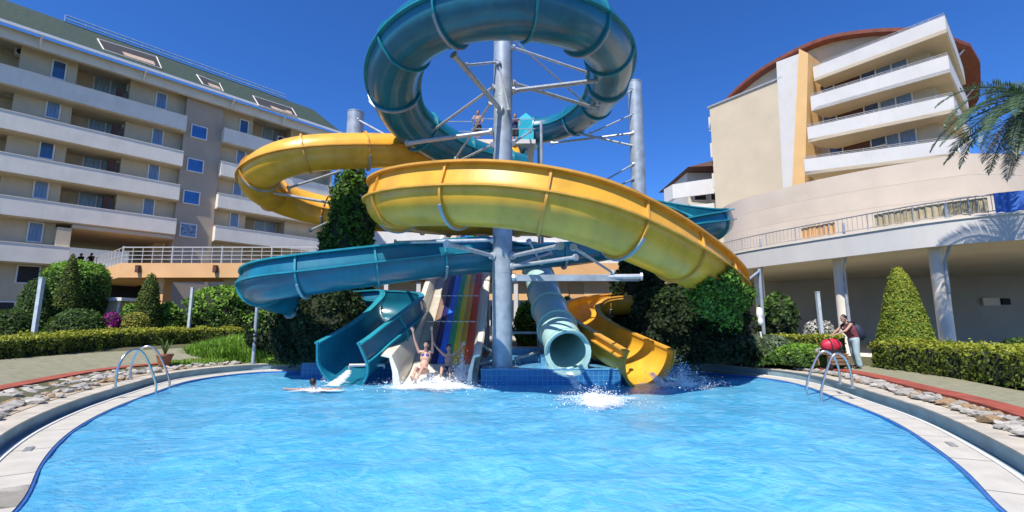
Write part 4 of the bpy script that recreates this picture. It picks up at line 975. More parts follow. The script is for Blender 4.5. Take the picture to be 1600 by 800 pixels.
def hedge(name, label, line, width, h, per, size, group=None):
    P = resample([Vector(p) for p in line], .5); root = empty(name, P[len(P)//2], 0, label, 'hedge', group)
    L = sum((b-a).length for a, b in zip(P, P[1:])); n = int(L*(width+2*h)*per); pts = []; nr = []; top = []
    o = WM[root.name].translation
    for _ in range(n):
        k = random.randrange(len(P)-1); t = random.random(); c = P[k].lerp(P[k+1], t); d = (P[k+1]-P[k]).normalized(); q = Vector((-d.y, d.x, 0))
        u = random.random()*(width+2*h); s_ = c.x*1.3+c.y*1.7; lm = .06*math.sin(s_*2.3)+.045*math.sin(s_*5.1+u)+random.gauss(0, .035)
        if random.random() < .05: lm += random.uniform(0, .12)
        if u < h: p = c-q*(width/2+lm+.05*math.sin(u/h*3))+Vector((0, 0, u)); nv = -q
        elif u < h+width: p = c+q*(u-h-width/2)+Vector((0, 0, h+lm)); nv = Vector((0, 0, 1))
        else: p = c+q*(width/2+lm)+Vector((0, 0, u-h-width)); nv = q
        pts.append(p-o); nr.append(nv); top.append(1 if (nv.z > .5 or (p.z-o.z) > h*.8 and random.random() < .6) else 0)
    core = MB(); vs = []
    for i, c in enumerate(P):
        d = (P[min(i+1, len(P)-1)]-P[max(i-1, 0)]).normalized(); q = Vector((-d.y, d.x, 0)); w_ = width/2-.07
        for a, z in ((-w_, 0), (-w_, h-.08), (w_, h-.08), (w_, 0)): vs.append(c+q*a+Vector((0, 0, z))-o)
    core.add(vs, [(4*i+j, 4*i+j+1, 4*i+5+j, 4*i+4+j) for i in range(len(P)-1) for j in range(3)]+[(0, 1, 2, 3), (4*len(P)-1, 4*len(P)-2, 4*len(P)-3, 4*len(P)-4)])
    mkobj('foliage', leafmesh(pts, nr, size, .7, mats=[LG['hedge'], LG['hedge_lit'], CORE], midx=np.array(top, np.int32), core=core), root)
    for k in range(int(L/1.2)):
        c = P[min(len(P)-1, int(k*1.2/.5))]; MB().cyl(c, c+Vector((0, 0, h*.8)), .03, n=6).build('stem', BARK, root)
    return root
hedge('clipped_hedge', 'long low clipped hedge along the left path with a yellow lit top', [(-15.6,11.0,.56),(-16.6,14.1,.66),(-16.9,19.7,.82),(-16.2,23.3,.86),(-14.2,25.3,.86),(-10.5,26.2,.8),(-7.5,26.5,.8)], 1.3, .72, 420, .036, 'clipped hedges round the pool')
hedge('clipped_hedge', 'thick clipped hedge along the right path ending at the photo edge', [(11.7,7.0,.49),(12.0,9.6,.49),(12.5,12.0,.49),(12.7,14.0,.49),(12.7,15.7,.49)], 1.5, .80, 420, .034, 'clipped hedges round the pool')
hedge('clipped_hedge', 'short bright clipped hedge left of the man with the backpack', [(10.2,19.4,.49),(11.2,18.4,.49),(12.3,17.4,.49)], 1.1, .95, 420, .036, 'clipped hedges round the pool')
# topiary and garden plants on the left: px, Y
def cone(r, h, top=.2): return [(r*.95, 0), (r, h*.10), (r*(.62+top*.5), h*.42), (r*(.32+top*.72), h*.72), (r*(.12+top*.8), h*.90), (r*top*.6, h*.975), (.02, h)]
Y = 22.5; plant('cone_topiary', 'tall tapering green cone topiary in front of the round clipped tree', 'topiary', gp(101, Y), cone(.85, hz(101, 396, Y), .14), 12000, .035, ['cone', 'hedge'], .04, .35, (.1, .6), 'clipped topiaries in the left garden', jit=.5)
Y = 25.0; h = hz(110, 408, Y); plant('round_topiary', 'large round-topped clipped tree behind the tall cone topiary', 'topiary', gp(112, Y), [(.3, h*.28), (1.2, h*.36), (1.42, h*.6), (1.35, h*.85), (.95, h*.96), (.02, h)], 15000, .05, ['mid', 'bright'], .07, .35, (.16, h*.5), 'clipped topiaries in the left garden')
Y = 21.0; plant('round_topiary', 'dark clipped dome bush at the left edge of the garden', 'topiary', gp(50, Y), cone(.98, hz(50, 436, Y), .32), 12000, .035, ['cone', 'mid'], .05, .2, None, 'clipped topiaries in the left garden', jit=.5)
Y = 24.5; plant('cone_topiary', 'rounded green cone topiary below the peach footbridge', 'topiary', gp(229, Y), cone(.80, hz(229, 427, Y), .30), 12000, .033, ['cone', 'hedge'], .04, .35, (.1, .6), 'clipped topiaries in the left garden', jit=.5)
Y = 23.2; plant('mounded_bush', 'yellow green rounded bush in front of the rounded cone topiary', 'bush', gp(212, Y), dome(.75, hz(212, 488, Y)), 6000, .035, ['mid', 'ylw'], .05, .6)
Y = 19.5; plant('mounded_bush', 'dark spreading bush at the far left edge behind the hedge', 'bush', gp(12, Y), dome(1.3, hz(12, 485, Y)), 7000, .045, ['cone', 'mid'], .1, .2)
Y = 20.6; plant('mounded_bush', 'low dark green bush between the dome and the yellow bush', 'bush', gp(122, Y), dome(1.15, hz(122, 483, Y)), 7000, .04, ['cone', 'mid'], .12, .3)
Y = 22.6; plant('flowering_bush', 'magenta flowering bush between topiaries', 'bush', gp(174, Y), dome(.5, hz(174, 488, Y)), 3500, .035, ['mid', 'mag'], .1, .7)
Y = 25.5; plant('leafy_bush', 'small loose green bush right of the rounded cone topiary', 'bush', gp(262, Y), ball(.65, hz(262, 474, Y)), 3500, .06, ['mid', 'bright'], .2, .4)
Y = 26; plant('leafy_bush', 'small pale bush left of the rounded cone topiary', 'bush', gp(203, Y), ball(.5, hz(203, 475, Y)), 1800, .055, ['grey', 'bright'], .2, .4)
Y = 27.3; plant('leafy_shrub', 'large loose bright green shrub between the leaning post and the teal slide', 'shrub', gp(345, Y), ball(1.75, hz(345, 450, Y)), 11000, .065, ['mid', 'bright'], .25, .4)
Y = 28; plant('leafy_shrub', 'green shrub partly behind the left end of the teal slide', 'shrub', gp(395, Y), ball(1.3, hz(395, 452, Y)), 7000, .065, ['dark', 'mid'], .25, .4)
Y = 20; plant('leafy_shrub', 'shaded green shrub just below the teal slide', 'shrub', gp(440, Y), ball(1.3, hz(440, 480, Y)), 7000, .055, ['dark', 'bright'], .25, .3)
for k, (px, Yq, r, hh, ms, lb) in enumerate([(170,21.3,.35,1.0,['grey','bright'],'small pale green plant below the magenta flowers'),(245,23.6,.5,1.0,['grey','mid'],'small grey green plant by the yellow bush'),(315,25.8,.9,1.0,['bright','ylw'],'low bright ground plant below the large shrub'),
    (16,23,.6,1.0,['ylw','mid'],'small yellow leaved bush by the hotel wall at the left edge'),(285,27,.5,1.0,['grey','mid'],'small bush in front of the dark ground floor windows'),(150,21.2,.45,1.0,['mid','wht'],'small white flowering plant by the dark bush')]):
    plant('ground_plant', lb, 'plant', gp(px, Yq), dome(r, hh), 1400, .04, ms, .2, .4)
# behind the slides
for (px, Yq, r, hh, lb, ms) in ((885,27,.45,2.9,'slim dark column shrub seen between the green tube and the beam',['cone','mid']),(932,27,.5,2.8,'slim green column shrub seen below the grey girder',['mid','bright']),(828,24,.8,2.5,'bright leafy shrub between the column and the green tube',['mid','bright']),
    (640,30,1.2,3.3,'dark purple flowering shrub seen under the teal slide',['dark','mag']),(585,31,1.5,3.2,'dark shrub behind the ivy column',['dark','mid'])):
    plant('background_shrub', lb, 'shrub', gp(px, Yq), ball(r, hh), 3500, .07, ms, .15, .35)
# ivy over the left column and below the slides
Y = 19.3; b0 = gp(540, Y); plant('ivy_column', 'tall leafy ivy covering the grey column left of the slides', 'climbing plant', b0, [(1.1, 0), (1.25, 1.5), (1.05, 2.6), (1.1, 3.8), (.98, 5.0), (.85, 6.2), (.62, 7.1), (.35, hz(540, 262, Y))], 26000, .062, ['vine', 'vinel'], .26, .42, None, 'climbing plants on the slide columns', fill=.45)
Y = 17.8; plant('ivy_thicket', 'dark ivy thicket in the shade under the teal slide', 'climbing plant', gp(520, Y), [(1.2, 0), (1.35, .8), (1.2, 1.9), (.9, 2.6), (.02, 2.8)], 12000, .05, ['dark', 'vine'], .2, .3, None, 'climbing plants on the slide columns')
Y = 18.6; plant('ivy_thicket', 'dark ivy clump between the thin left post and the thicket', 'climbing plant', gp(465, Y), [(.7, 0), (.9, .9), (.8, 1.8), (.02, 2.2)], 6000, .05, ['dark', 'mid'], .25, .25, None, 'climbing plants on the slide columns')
# dark ivy mass on the right
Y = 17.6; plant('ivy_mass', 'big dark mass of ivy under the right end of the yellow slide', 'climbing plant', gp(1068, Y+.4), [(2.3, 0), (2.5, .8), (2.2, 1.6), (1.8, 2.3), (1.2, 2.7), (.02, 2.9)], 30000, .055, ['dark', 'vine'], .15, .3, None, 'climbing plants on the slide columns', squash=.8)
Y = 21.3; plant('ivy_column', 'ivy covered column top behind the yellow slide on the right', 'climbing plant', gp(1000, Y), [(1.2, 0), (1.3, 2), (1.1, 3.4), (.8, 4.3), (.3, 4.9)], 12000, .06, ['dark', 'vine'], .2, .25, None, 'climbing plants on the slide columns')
A = atY(1118, 446, 15.0)
root = empty('ivy_on_slide', A-Vector((0, 0, 1)), 0, 'bright green ivy hanging over the right end of the yellow slide', 'climbing plant')
pts = []; nr = []; o_ = WM[root.name].translation; cr_ = ray(1122, 400); okp = []
for i, (p, r, u, t) in enumerate(ysl[2]):
    X = 800+FP*(p.x)/(p.y*math.cos(PITCH)+(p.z-CH)*math.sin(PITCH))
    if 1074 < X < 1158 and p.y < 17.4 and p.z > 2.6: okp.append((i, X))
for k in range(24000):
    i, X = random.choice(okp); p, r, u, t = ysl[2][i]; a = random.gauss(-62, 34)
    m_ = .8-((X-1112)/38)**2-((a+62)/62)**2+1.1*mnoise.noise(Vector((i*.22, a*.045, 2)))+.5*mnoise.noise(Vector((i*.7, a*.13, 7)))
    if m_ < .12: continue
    d = r*math.cos(R(a))+u*math.sin(R(a)); q = p+d*(ysl[3][i]+.06+abs(random.gauss(0, .07)))+t*random.uniform(-.1, .1)
    if a < -60 and random.random() < .4: q.z -= abs(random.gauss(0, .25))
    pts.append(q-o_); nr.append(tuple(d))
for k in range(26):   # hanging shoots
    i, X = random.choice(okp); p, r, u, t = ysl[2][i]; q = p+r*.35-Vector((0, 0, ysl[3][i])); L_ = random.uniform(.2, .8)
    for j in range(60): f = random.random()*L_; pts.append(q-Vector((random.gauss(0, .03), random.gauss(0, .03), f))-o_); nr.append((-.3, -1, .2))
mkobj('foliage', leafmesh(pts, nr, .045, .7, mats=[LG['vinel'], LG['bright'], LG['vine']], midx=rng.integers(0, 3, len(pts))), root)
Y = 18.6
plant('leafy_bush', 'pale green bush between the ivy mass and the right hedge', 'bush', gp(1180, 18.0), dome(1.25, .95), 8000, .045, ['mid', 'grey'], .25, .5)
plant('leafy_bush', 'low green bush by the right ladder', 'bush', gp(1240, 16.9), dome(.95, .65), 6500, .04, ['mid', 'bright'], .25, .4)
plant('flowering_bush', 'small white flowering bush between right ladder and man', 'bush', gp(1285, 16.2), dome(.55, .55), 4000, .035, ['mid', 'wht'], .25, .2)
plant('flowering_bush', 'white flowers behind the short hedge left of the second terrace column', 'bush', gp(1278, 20.5), dome(.7, 1.5), 3000, .04, ['grey', 'wht'], .2, .45)
plant('leafy_shrub', 'dark open shrub in front of the terrace undercroft', 'shrub', gp(1213, 20.6), ball(.75, hz(1213, 465, 20.6), .1), 2600, .075, ['dark', 'mid'], .3, .45, (.06, 1.0))
Y = 16.4; plant('cone_topiary', 'bright lime green cone topiary standing on the right behind the hedge', 'topiary', gp(1412, Y), cone(.92, hz(1412, 417, Y), .22), 24000, .028, ['limecone', 'hedge_lit'], .05, .3, (.1, .6), jit=.5)
plant('leafy_bush', 'grey green bush at the right edge behind the hedge', 'bush', gp(1592, 15.6), dome(.7, .9), 3000, .045, ['grey', 'mid'], .25, .4)
plant('ground_plant', 'tiny green sprig on top of the yellow slide by the grey column', 'plant', atY(991, 306, 21.0)-Vector((0, 0, .25)), dome(.28, .5), 200, .05, ['mid'], .3)
# grass mounds
def blades(name, label, cx, cy, rx, ry, h, n, m, z0=.35, kind='stuff', mound=.35):
    me = bpy.data.meshes.new(name); a = rng.random(n)*2*PI; q = np.sqrt(rng.random(n)); x = cx+rx*q*np.cos(a); y = cy+ry*q*np.sin(a)
    z = z0+mound*(1-q**2); hh = h*rng.uniform(.4, 1.2, n); b = rng.random(n)*2*PI; lean = rng.uniform(.1, .8, n)*hh; w_ = .014+.012*rng.random(n)
    c, s = np.cos(b), np.sin(b); pts = []
    mid = np.stack([x+c*lean*.35, y+s*lean*.35, z+hh*.6], 1); tip = np.stack([x+c*lean, y+s*lean, z+hh*rng.uniform(.6, .95, n)], 1)
    p = np.stack([-s*w_, c*w_, 0*w_], 1); base = np.stack([x, y, z-.1], 1)
    v = np.stack([base-p, base+p, mid+p*.8, mid-p*.8, tip], 1).reshape(-1, 3); k = np.arange(n)[:, None]*5
    loops = np.concatenate([k+np.array([[0, 1, 2, 3]]), k+np.array([[3, 2, 4]])], 1).ravel(); tot = np.tile([4, 3], n); st = np.concatenate([[0], np.cumsum(tot)[:-1]])
    me.vertices.add(len(v)); me.vertices.foreach_set('co', v.ravel()); me.loops.add(len(loops)); me.loops.foreach_set('vertex_index', loops.astype(np.int32))
    me.polygons.add(len(tot)); me.polygons.foreach_set('loop_start', st.astype(np.int32)); me.polygons.foreach_set('loop_total', tot.astype(np.int32)); me.materials.append(m); me.update(calc_edges=True)
    o = mkobj(name, me); tag(o, label, 'grass', kind=kind); return o
blades('grass', 'bright long grass on the bank between the left pool rim and the teal chute', -9.2, 20.4, 3.6, 1.5, .55, 12000, LG['bright'], mound=.2)
blades('grass', 'bright grass bank sloping from the stones towards the hedge', -11.4, 21.2, 3.2, 2.0, .6, 15000, LG['bright'], mound=.55)
blades('grass', 'low grass strip at the foot of the left hedge', -13.2, 23.2, 2.8, 1.4, .3, 6000, LG['mid'], z0=.72, mound=.05)
blades('grass', 'tall darker grass below the thin slide post', -8.6, 21.6, 2.6, 1.0, .95, 3000, LG['mid'], mound=.3)
blades('grass', 'sparse grass between the stones near the left plant pot', -12.6, 18.6, 1.2, 1.2, .16, 2600, LG['bright'], mound=.02)
Y = 20.3; plant('leafy_bush', 'low bright green leafy ground cover beside the teal chute', 'bush', (-8.6, 20.0, .35), dome(2.3, .62), 12000, .05, ['mid', 'bright'], .25, .6, squash=.5)
# plant pot
A = atZ(256, 571, .4)
pot = empty('plant_pot', A, 0, 'terracotta pot with a spiky plant by the left path', 'plant pot')
TERR = mat('terracotta', (.35, .12, .06), .8, .1)
MB().cyl((0, 0, 0), (0, 0, .34), .17, .25, 20).build('pot', TERR, pot, True); MB().cyl((0, 0, .34), (0, 0, .40), .27, .27, 20).build('pot_rim', TERR, pot, True)
for k in range(9):
    a = k*.7; d = Vector((math.cos(a), math.sin(a), 0)); l_ = .35+.3*random.random(); s = d.cross(Vector((0, 0, 1)))*.03
    p0 = Vector((0, 0, .38)); p1 = p0+d*l_*.4+Vector((0, 0, l_*.9)); p2 = p0+d*l_*.9+Vector((0, 0, l_*1.1))
    MB().add([p0-s, p0+s, p1+s, p1-s, p2], [(0, 1, 2, 3), (3, 2, 4)]).build('leaf', LG['mid'], pot, True)

# palm at the right edge
PY = 13.5; pc = atY(1618, 158, PY); pb = Vector((pc.x+.2, PY, .5))
palm = empty('palm_tree', pb, 0, 'date palm at the right edge with long arching fronds', 'tree')
MB().tube([pb, pb.lerp(pc, .5)+Vector((.12, 0, 0)), pc], [.26, .18], 14, smooth=6).build('trunk', BARK, palm)
FR = mat('palm_leaf', (.10, .17, .07), .45, col2=(.04, .085, .05), island=True, trans=.25)
DRY = mat('dry_palm_leaf', (.36, .32, .22), .7, col2=(.2, .16, .1), island=True)
def frond(az, el, Ln, m, droop=1.0):
    Ln *= 1.3
    d = Vector((math.cos(az), math.sin(az), 0)); P = []; v = Vector((d.x*math.cos(el), d.y*math.cos(el), math.sin(el))); p = pc.copy(); n = 22
    for k in range(n+1):
        P.append(p.copy()); p = p+v*(Ln/n); v = (v-Vector((0, 0, droop*.085))).normalized()
    mb = MB(); mb.tube(P, [.035, .008], 5)
    for k in range(3, n*3):
        f = k/(n*3); q = P[min(n-1, int(f*n))].lerp(P[min(n, int(f*n)+1)], f*n % 1); t = (P[min(n, int(f*n)+1)]-P[min(n-1, int(f*n))]).normalized(); s = t.cross(Vector((0, 0, 1))).normalized(); up = s.cross(t)
        l_ = .50*math.sin(PI*min(1, f*.9+.12))**.6*random.uniform(.85, 1.1)
        for sg in (1, -1):
            e = q+(s*sg*.72+t*.62+up*random.uniform(-.12, .3)).normalized()*l_-Vector((0, 0, .10*l_)); w_ = t*.022
            mi = q.lerp(e, .5)+up*.03
            mb.add([q-w_*.5, q+w_*.5, mi+w_, mi-w_, e], [(0, 1, 2, 3), (3, 2, 4)])
    mb.build('frond', m, palm, smooth=0)
for az, el, Ln, m, dr in ((3.05,.62,2.5,FR,1.1),(3.3,.25,2.6,FR,.7),(3.0,.05,2.5,FR,.6),(3.5,-.05,2.7,FR,.5),(2.8,-.25,2.4,FR,.5),(3.2,-.45,2.3,DRY,.5),(3.45,-.7,2.3,DRY,.3),(3.9,.5,2.4,FR,1.1),(2.4,.5,2.4,FR,1.1),
        (4.5,.3,2.5,FR,.9),(5.2,.4,2.5,FR,.9),(5.9,.2,2.5,FR,.9),(.3,.5,2.5,FR,.9),(1.0,.2,2.4,FR,.9),(1.7,.4,2.4,FR,.9),(4.2,1.1,2.2,FR,1),(1.2,1.1,2.2,FR,1),(3.15,.38,2.4,FR,.9),(3.0,.72,2.4,FR,.9),(3.35,.15,2.6,FR,1.0),(2.95,-.1,2.5,FR,.9),(3.6,-.3,2.5,FR,.7),(3.1,-.6,2.3,FR,.6),(3.3,-.9,2.4,DRY,.3),(3.7,.1,2.6,FR,.6)):
    frond(az, el, Ln, m, dr)

# ------------------------------------------------------------------ ladders, posts
def ladder(rails, label):
    r0 = None
    for R_ in rails:
        P = R_
        if r0 is None: r0 = empty('pool_ladder', P[-1], 0, label, 'ladder', 'steel ladders at the pool edge')
        MB().tube(P, .030, 10, smooth=8).build('hand_rail', CHROME, r0, smooth=60)
        MB().cyl((P[-1].x, P[-1].y, P[-1].z), (P[-1].x, P[-1].y, P[-1].z+.025), .07, n=14).build('foot_flange', CHROME, r0)
    for k in range(3):
        z = -.2-.3*k; a = rails[0][0]; b = rails[1][0]; MB().box(-.06, .06, -.06, .06, 0, .03) if False else MB().cyl((a.x, a.y, z), (b.x, b.y, z), .035, n=8).build('tread', CHROME, r0)
def rail_pts(foot, top1, top2, wat, hz_):  # pixels: back foot, arch, water end
    F = atZ(*foot, .33); W_ = atZ(*wat, .06); d = (W_-F); d.z = 0
    return [Vector((W_.x, W_.y, -1.0)), Vector((W_.x, W_.y, -.1)), Vector((W_.x, W_.y, .32))-d*.03, F+d*.62+Vector((0, 0, hz_*.80)), F+d*.36+Vector((0, 0, hz_)), F+d*.12+Vector((0, 0, hz_*.84)), F+Vector((0, 0, hz_*.45)), F]
ladder([rail_pts((180,606),0,0,(243,612),.92), rail_pts((203,592),0,0,(264,604),.92)], 'steel handrail ladder at the left rim of the pool')
ladder([rail_pts((1313,600),0,0,(1261,614),.85), rail_pts((1332,607),0,0,(1284,624),.85)], 'steel handrail ladder at the right rim of the pool')
def leanpost(px0, Y0, px1, py1, z, label, r=.07):
    A = atY(px0, 500, Y0); A.z = z; B = atY(px1, py1, A.y); o = empty('garden_post', A, 0, label, 'post', 'pale square posts in the garden')
    MB().cyl(A, B, r, n=4).build('post', mat('pale_painted_post', (.50, .58, .62), .6, .1), o, smooth=0); MB().cyl(B, B+(B-A).normalized()*.04, r*1.15, n=4).build('cap', mat('pale_painted_post', (.5, .5, .5)), o, smooth=0)
leanpost(56, 18.6, 66, 435, .5, 'pale leaning post at the left behind the long hedge', .10)
leanpost(296, 25.2, 301, 450, .5, 'pale leaning post left of the large loose shrub', .09)
leanpost(1282, 19.8, 1277, 457, .5, 'slim pale post between the first two terrace columns', .09)
lmp = atY(1186, 490, 17.5); o = empty('garden_lamp', (lmp.x, 17.5, .5), 0, 'small white lamp post with oval heads by the right bushes', 'lamp')
MB().tube([(lmp.x+.12, 17.5, .5), (lmp.x+.05, 17.5, 1.1), (lmp.x, 17.5, 1.6)], .035, 8).build('post', WHT, o); MB().ell((lmp.x, 17.45, lmp.z), .13, .08, .24).build('lamp_head', WHT, o); MB().ell((lmp.x-.02, 17.4, lmp.z-.30), .10, .08, .15).build('lamp_head', WHT, o)

# ------------------------------------------------------------------ people
def hand(mb, wrist, d, side, palm, thumb=1, curl=.25, s=1.0):
    d = d.normalized(); side = (side-d*side.dot(d)).normalized(); n = d.cross(side)*palm
    for i in range(4): o = side*(i-1.5)*.019*s; mb.caps(wrist+o*.6, wrist+d*.085*s+o, .013*s, .012*s, 8)
    for i, L in enumerate((.036, .042, .040, .032)):
        o = side*(i-1.5)*.022*s; k0 = wrist+d*.088*s+o; dd = (d+side*(i-1.5)*.12+n*curl*.4).normalized(); k1 = k0+dd*L*s; dd2 = (dd+n*curl).normalized()
        mb.caps(k0, k1, .0095*s, .0088*s, 8); mb.caps(k1, k1+dd2*L*.85*s, .0088*s, .0072*s, 8)
    b = wrist+d*.03*s+side*thumb*.026*s; t = (d*.65+side*thumb*.75+n*.2).normalized(); mb.caps(b, b+t*.038*s, .013*s, .0105*s, 8); mb.caps(b+t*.038*s, b+t*.038*s+(t+d*.5).normalized()*.028*s, .0105*s, .008*s, 8)
def person(name, label, J, skin, hair_long=False, voxel=.0075, face=True, tors=.135, group=None, head_s=1.0):
    """J: joint points in world coordinates"""
    V = {k: Vector(v) for k, v in J.items() if not isinstance(v, (int, float))}
    mn = min(V.values(), key=lambda v: v.z); root = empty(name, (V['pelvis'].x, V['pelvis'].y, mn.z), 0, label, 'person', group)
    mb = MB(); up = (V['chest']-V['pelvis']).normalized(); sh = (V['shR']-V['shL']).normalized(); fw = up.cross(sh)
    if fw.dot(V['look']-V['head']) < 0: fw = -fw
    r3 = Matrix((sh, sh.cross(up)*-1, up)).transposed()
    mb.ell(V['pelvis']+up*.02, tors*1.12, tors*.82, .12, rot=r3); mb.ell(V['pelvis'].lerp(V['chest'], .5), tors*.92, tors*.70, .20, rot=r3); mb.ell(V['chest'], tors*1.18, tors*.82, .19, rot=r3)
    nk = V['shL'].lerp(V['shR'], .5)
    mb.caps(V['shL'], V['shR'], .052, .052); mb.caps(nk-up*.02, V['head'], .052, .046); mb.caps(V['hipL'], V['hipR'], .095, .095)
    for s_ in 'LR':
        mb.caps(V['sh'+s_], V['el'+s_], .050, .037); mb.caps(V['el'+s_], V['wr'+s_], .038, .024)
        hd = V['hd'+s_]-V['wr'+s_]; hand(mb, V['wr'+s_], hd, V.get('hs'+s_, sh), 1, 1 if s_ == 'L' else -1)
        mb.caps(V['hip'+s_], V['kn'+s_], .083, .055); mb.caps(V['kn'+s_], V['an'+s_], .056, .035)
        mb.caps(V['kn'+s_].lerp(V['an'+s_], .25)-fw*.012, V['kn'+s_].lerp(V['an'+s_], .5), .050, .04)
        mb.caps(V['an'+s_], V['to'+s_], .036, .022); mb.caps(V['an'+s_], V['an'+s_]+(V['an'+s_]-V['kn'+s_]).normalized()*.03, .036, .03)
    H = V['head']; lk = (V['look']-H).normalized(); hu = (H-nk).normalized(); hr = lk.cross(hu).normalized(); hu = hr.cross(lk); hm = Matrix((hr, lk, hu)).transposed()
    mb.ell(H+hu*.03, .076, .095, .105, rot=hm); mb.ell(H-hu*.03+lk*.02, .058, .07, .085, rot=hm)
    mb.caps(H+lk*.095+hu*.01, H+lk*.11-hu*.025, .010, .015, 8)
    for q in (-1, 1): mb.ell(H+hr*q*.078, .012, .022, .032, rot=hm)
    me = mb.mesh('body', skin, Matrix.Translation(-WM[root.name].translation), 180)
    o = mkobj('body', me, root); md = o.modifiers.new('r', 'REMESH'); md.mode = 'VOXEL'; md.voxel_size = voxel; md.use_smooth_shade = True
    sm = o.modifiers.new('s', 'SMOOTH'); sm.iterations = 3; sm.factor = .5
    mh = MB(); mh.ell(H+hu*.045-lk*.018, .086, .098, .105, rot=hm)
    if hair_long: mh.ell(H-hu*.06-lk*.07, .07, .05, .15, rot=hm)
    for k in range(16):
        a = k*2.4; v = Vector((math.cos(a)*.6, -abs(math.sin(a*1.3))*.7, .6+.3*math.sin(k))).normalized(); c = H+hu*.05-lk*.02+hm @ (v*.075); mh.ell(c, .03, .03, .028, 8, 6)
    # keep the face clear of hair
    mh2 = MB(); mh2.f = mh.f
    mh2.v = []
    for p in mh.v:
        q = Vector(p)-H; f_ = q.dot(lk); h_ = q.dot(hu)
        if h_ < .075 and f_ > .02: q = q-lk*(f_-.02)*1.0
        mh2.v.append(tuple(H+q))
    mh2.mi = mh.mi; mh2.build('hair', HAIR, root, smooth=180)
    if face:
        for q in (-1, 1):
            MB().ell(H+hr*q*.030+lk*.090+hu*.018, .013, .008, .008, 8, 6, hm).build('eye', WHT, root, smooth=180)
            MB().ell(H+hr*q*.030+lk*.097+hu*.018, .006, .004, .006, 8, 6, hm).build('pupil', HAIR, root, smooth=180)
            MB().ell(H+hr*q*.030+lk*.094+hu*.040, .018, .006, .005, 8, 6, hm).build('eyebrow', HAIR, root, smooth=180)
        MB().ell(H-hu*.047+lk*.088, .024, .008, .012, 10, 6, hm).build('mouth', mat('open_mouth', (.25, .04, .04), .5), root, smooth=180)
    return root, V, dict(up=up, sh=sh, fw=fw)
def shell(root, name, m, parts):
    mb = MB()
    for a, b, r0, r1 in parts: mb.caps(a, b, r0, r1, 16)
    o = mb.build(name, m, root, smooth=180)
    md = o.modifiers.new('r', 'REMESH'); md.mode = 'VOXEL'; md.voxel_size = .01; md.use_smooth_shade = True; return o
# woman sliding with both arms up
H_ = atY(661, 575, 14.95)
B = Vector((H_.x, 15.0, .40)); v = lambda x, y, z: B+Vector((x, y, z))*1.2
r0, V, D = person('person', 'woman in a blue bikini coming off the rainbow slide with both arms raised', dict(pelvis=v(0,0,.02), chest=v(.02,.16,.36), shL=v(-.17,.2,.50), shR=v(.19,.2,.50), head=v(.04,.14,.68), look=v(.04,-1,.75),
   elL=v(-.27,.14,.78), wrL=v(-.32,.08,1.04), hdL=v(-.35,.05,1.14), hsL=Vector((1,.2,0)), elR=v(.20,.14,.80), wrR=v(.19,.06,1.07), hdR=v(.19,.03,1.17), hsR=Vector((1,-.1,0)),
   hipL=v(-.09,-.02,.0), hipR=v(.09,-.02,.0), knL=v(-.12,-.36,.13), anL=v(-.13,-.74,-.12), toL=v(-.14,-.88,-.02), knR=v(.05,-.38,.12), anR=v(-.04,-.76,-.14), toR=v(-.06,-.9,-.05)), SKIN, True, tors=.148)
BIK = mat('blue_bikini', (.05, .07, .32), .7, .2, 20)
mb = MB()
for q in (-1, 1):
    c = V['chest']+D['sh']*q*.065+D['fw']*.085+D['up']*.03; mb.ell(c, .062, .045, .062, 14, 10)
mb.caps(V['chest']-D['sh']*.14+D['up']*.01+D['fw']*.02, V['chest']-D['sh']*.13+D['fw']*.03, .02, .02, 8); mb.build('bikini_top', BIK, r0, smooth=180)
for q in (-1, 1): MB().cyl(V['chest']+D['sh']*q*.07+D['fw']*.12+D['up']*.07, V['chest']+D['sh']*q*.05+D['up']*.19+D['fw']*.02, .008, n=6).build('bikini_strap', BIK, r0)
mb = MB(); rot = Matrix((D['sh'], D['sh'].cross(D['up'])*-1, D['up'])).transposed(); mb.ell(V['pelvis']-D['up']*.01, .160, .122, .075, rot=rot); mb.build('bikini_bottom', BIK, r0, smooth=180)
# boy beside her
B = Vector((atY(699, 575, 15.3).x, 15.45, .42)); v = lambda x, y, z: B+Vector((x, y, z))*1.06
r0, V, D = person('person', 'dark haired child sliding beside the woman with arms spread up, half hidden by spray', dict(pelvis=v(0,0,.0), chest=v(0,.15,.30), shL=v(-.15,.18,.43), shR=v(.15,.18,.43), head=v(0,.12,.62), look=v(.1,-1,.55),
   elL=v(-.30,.14,.58), wrL=v(-.44,.1,.74), hdL=v(-.50,.08,.82), hsL=Vector((.6,.2,.5)), elR=v(.30,.14,.56), wrR=v(.42,.1,.73), hdR=v(.47,.08,.82), hsR=Vector((.8,0,-.4)),
   hipL=v(-.08,-.02,0), hipR=v(.08,-.02,0), knL=v(-.13,-.34,.10), anL=v(-.12,-.66,-.12), toL=v(-.12,-.8,-.05), knR=v(.12,-.34,.08), anR=v(.16,-.66,-.14), toR=v(.17,-.8,-.08)), SKIN, tors=.115)
shell(r0, 'swim_shorts', mat('dark_blue_shorts', (.02, .05, .18), .7), [(V['hipL'], V['hipL'].lerp(V['knL'], .55), .10, .085), (V['hipR'], V['hipR'].lerp(V['knR'], .55), .10, .085), (V['hipL'], V['hipR'], .11, .11)])
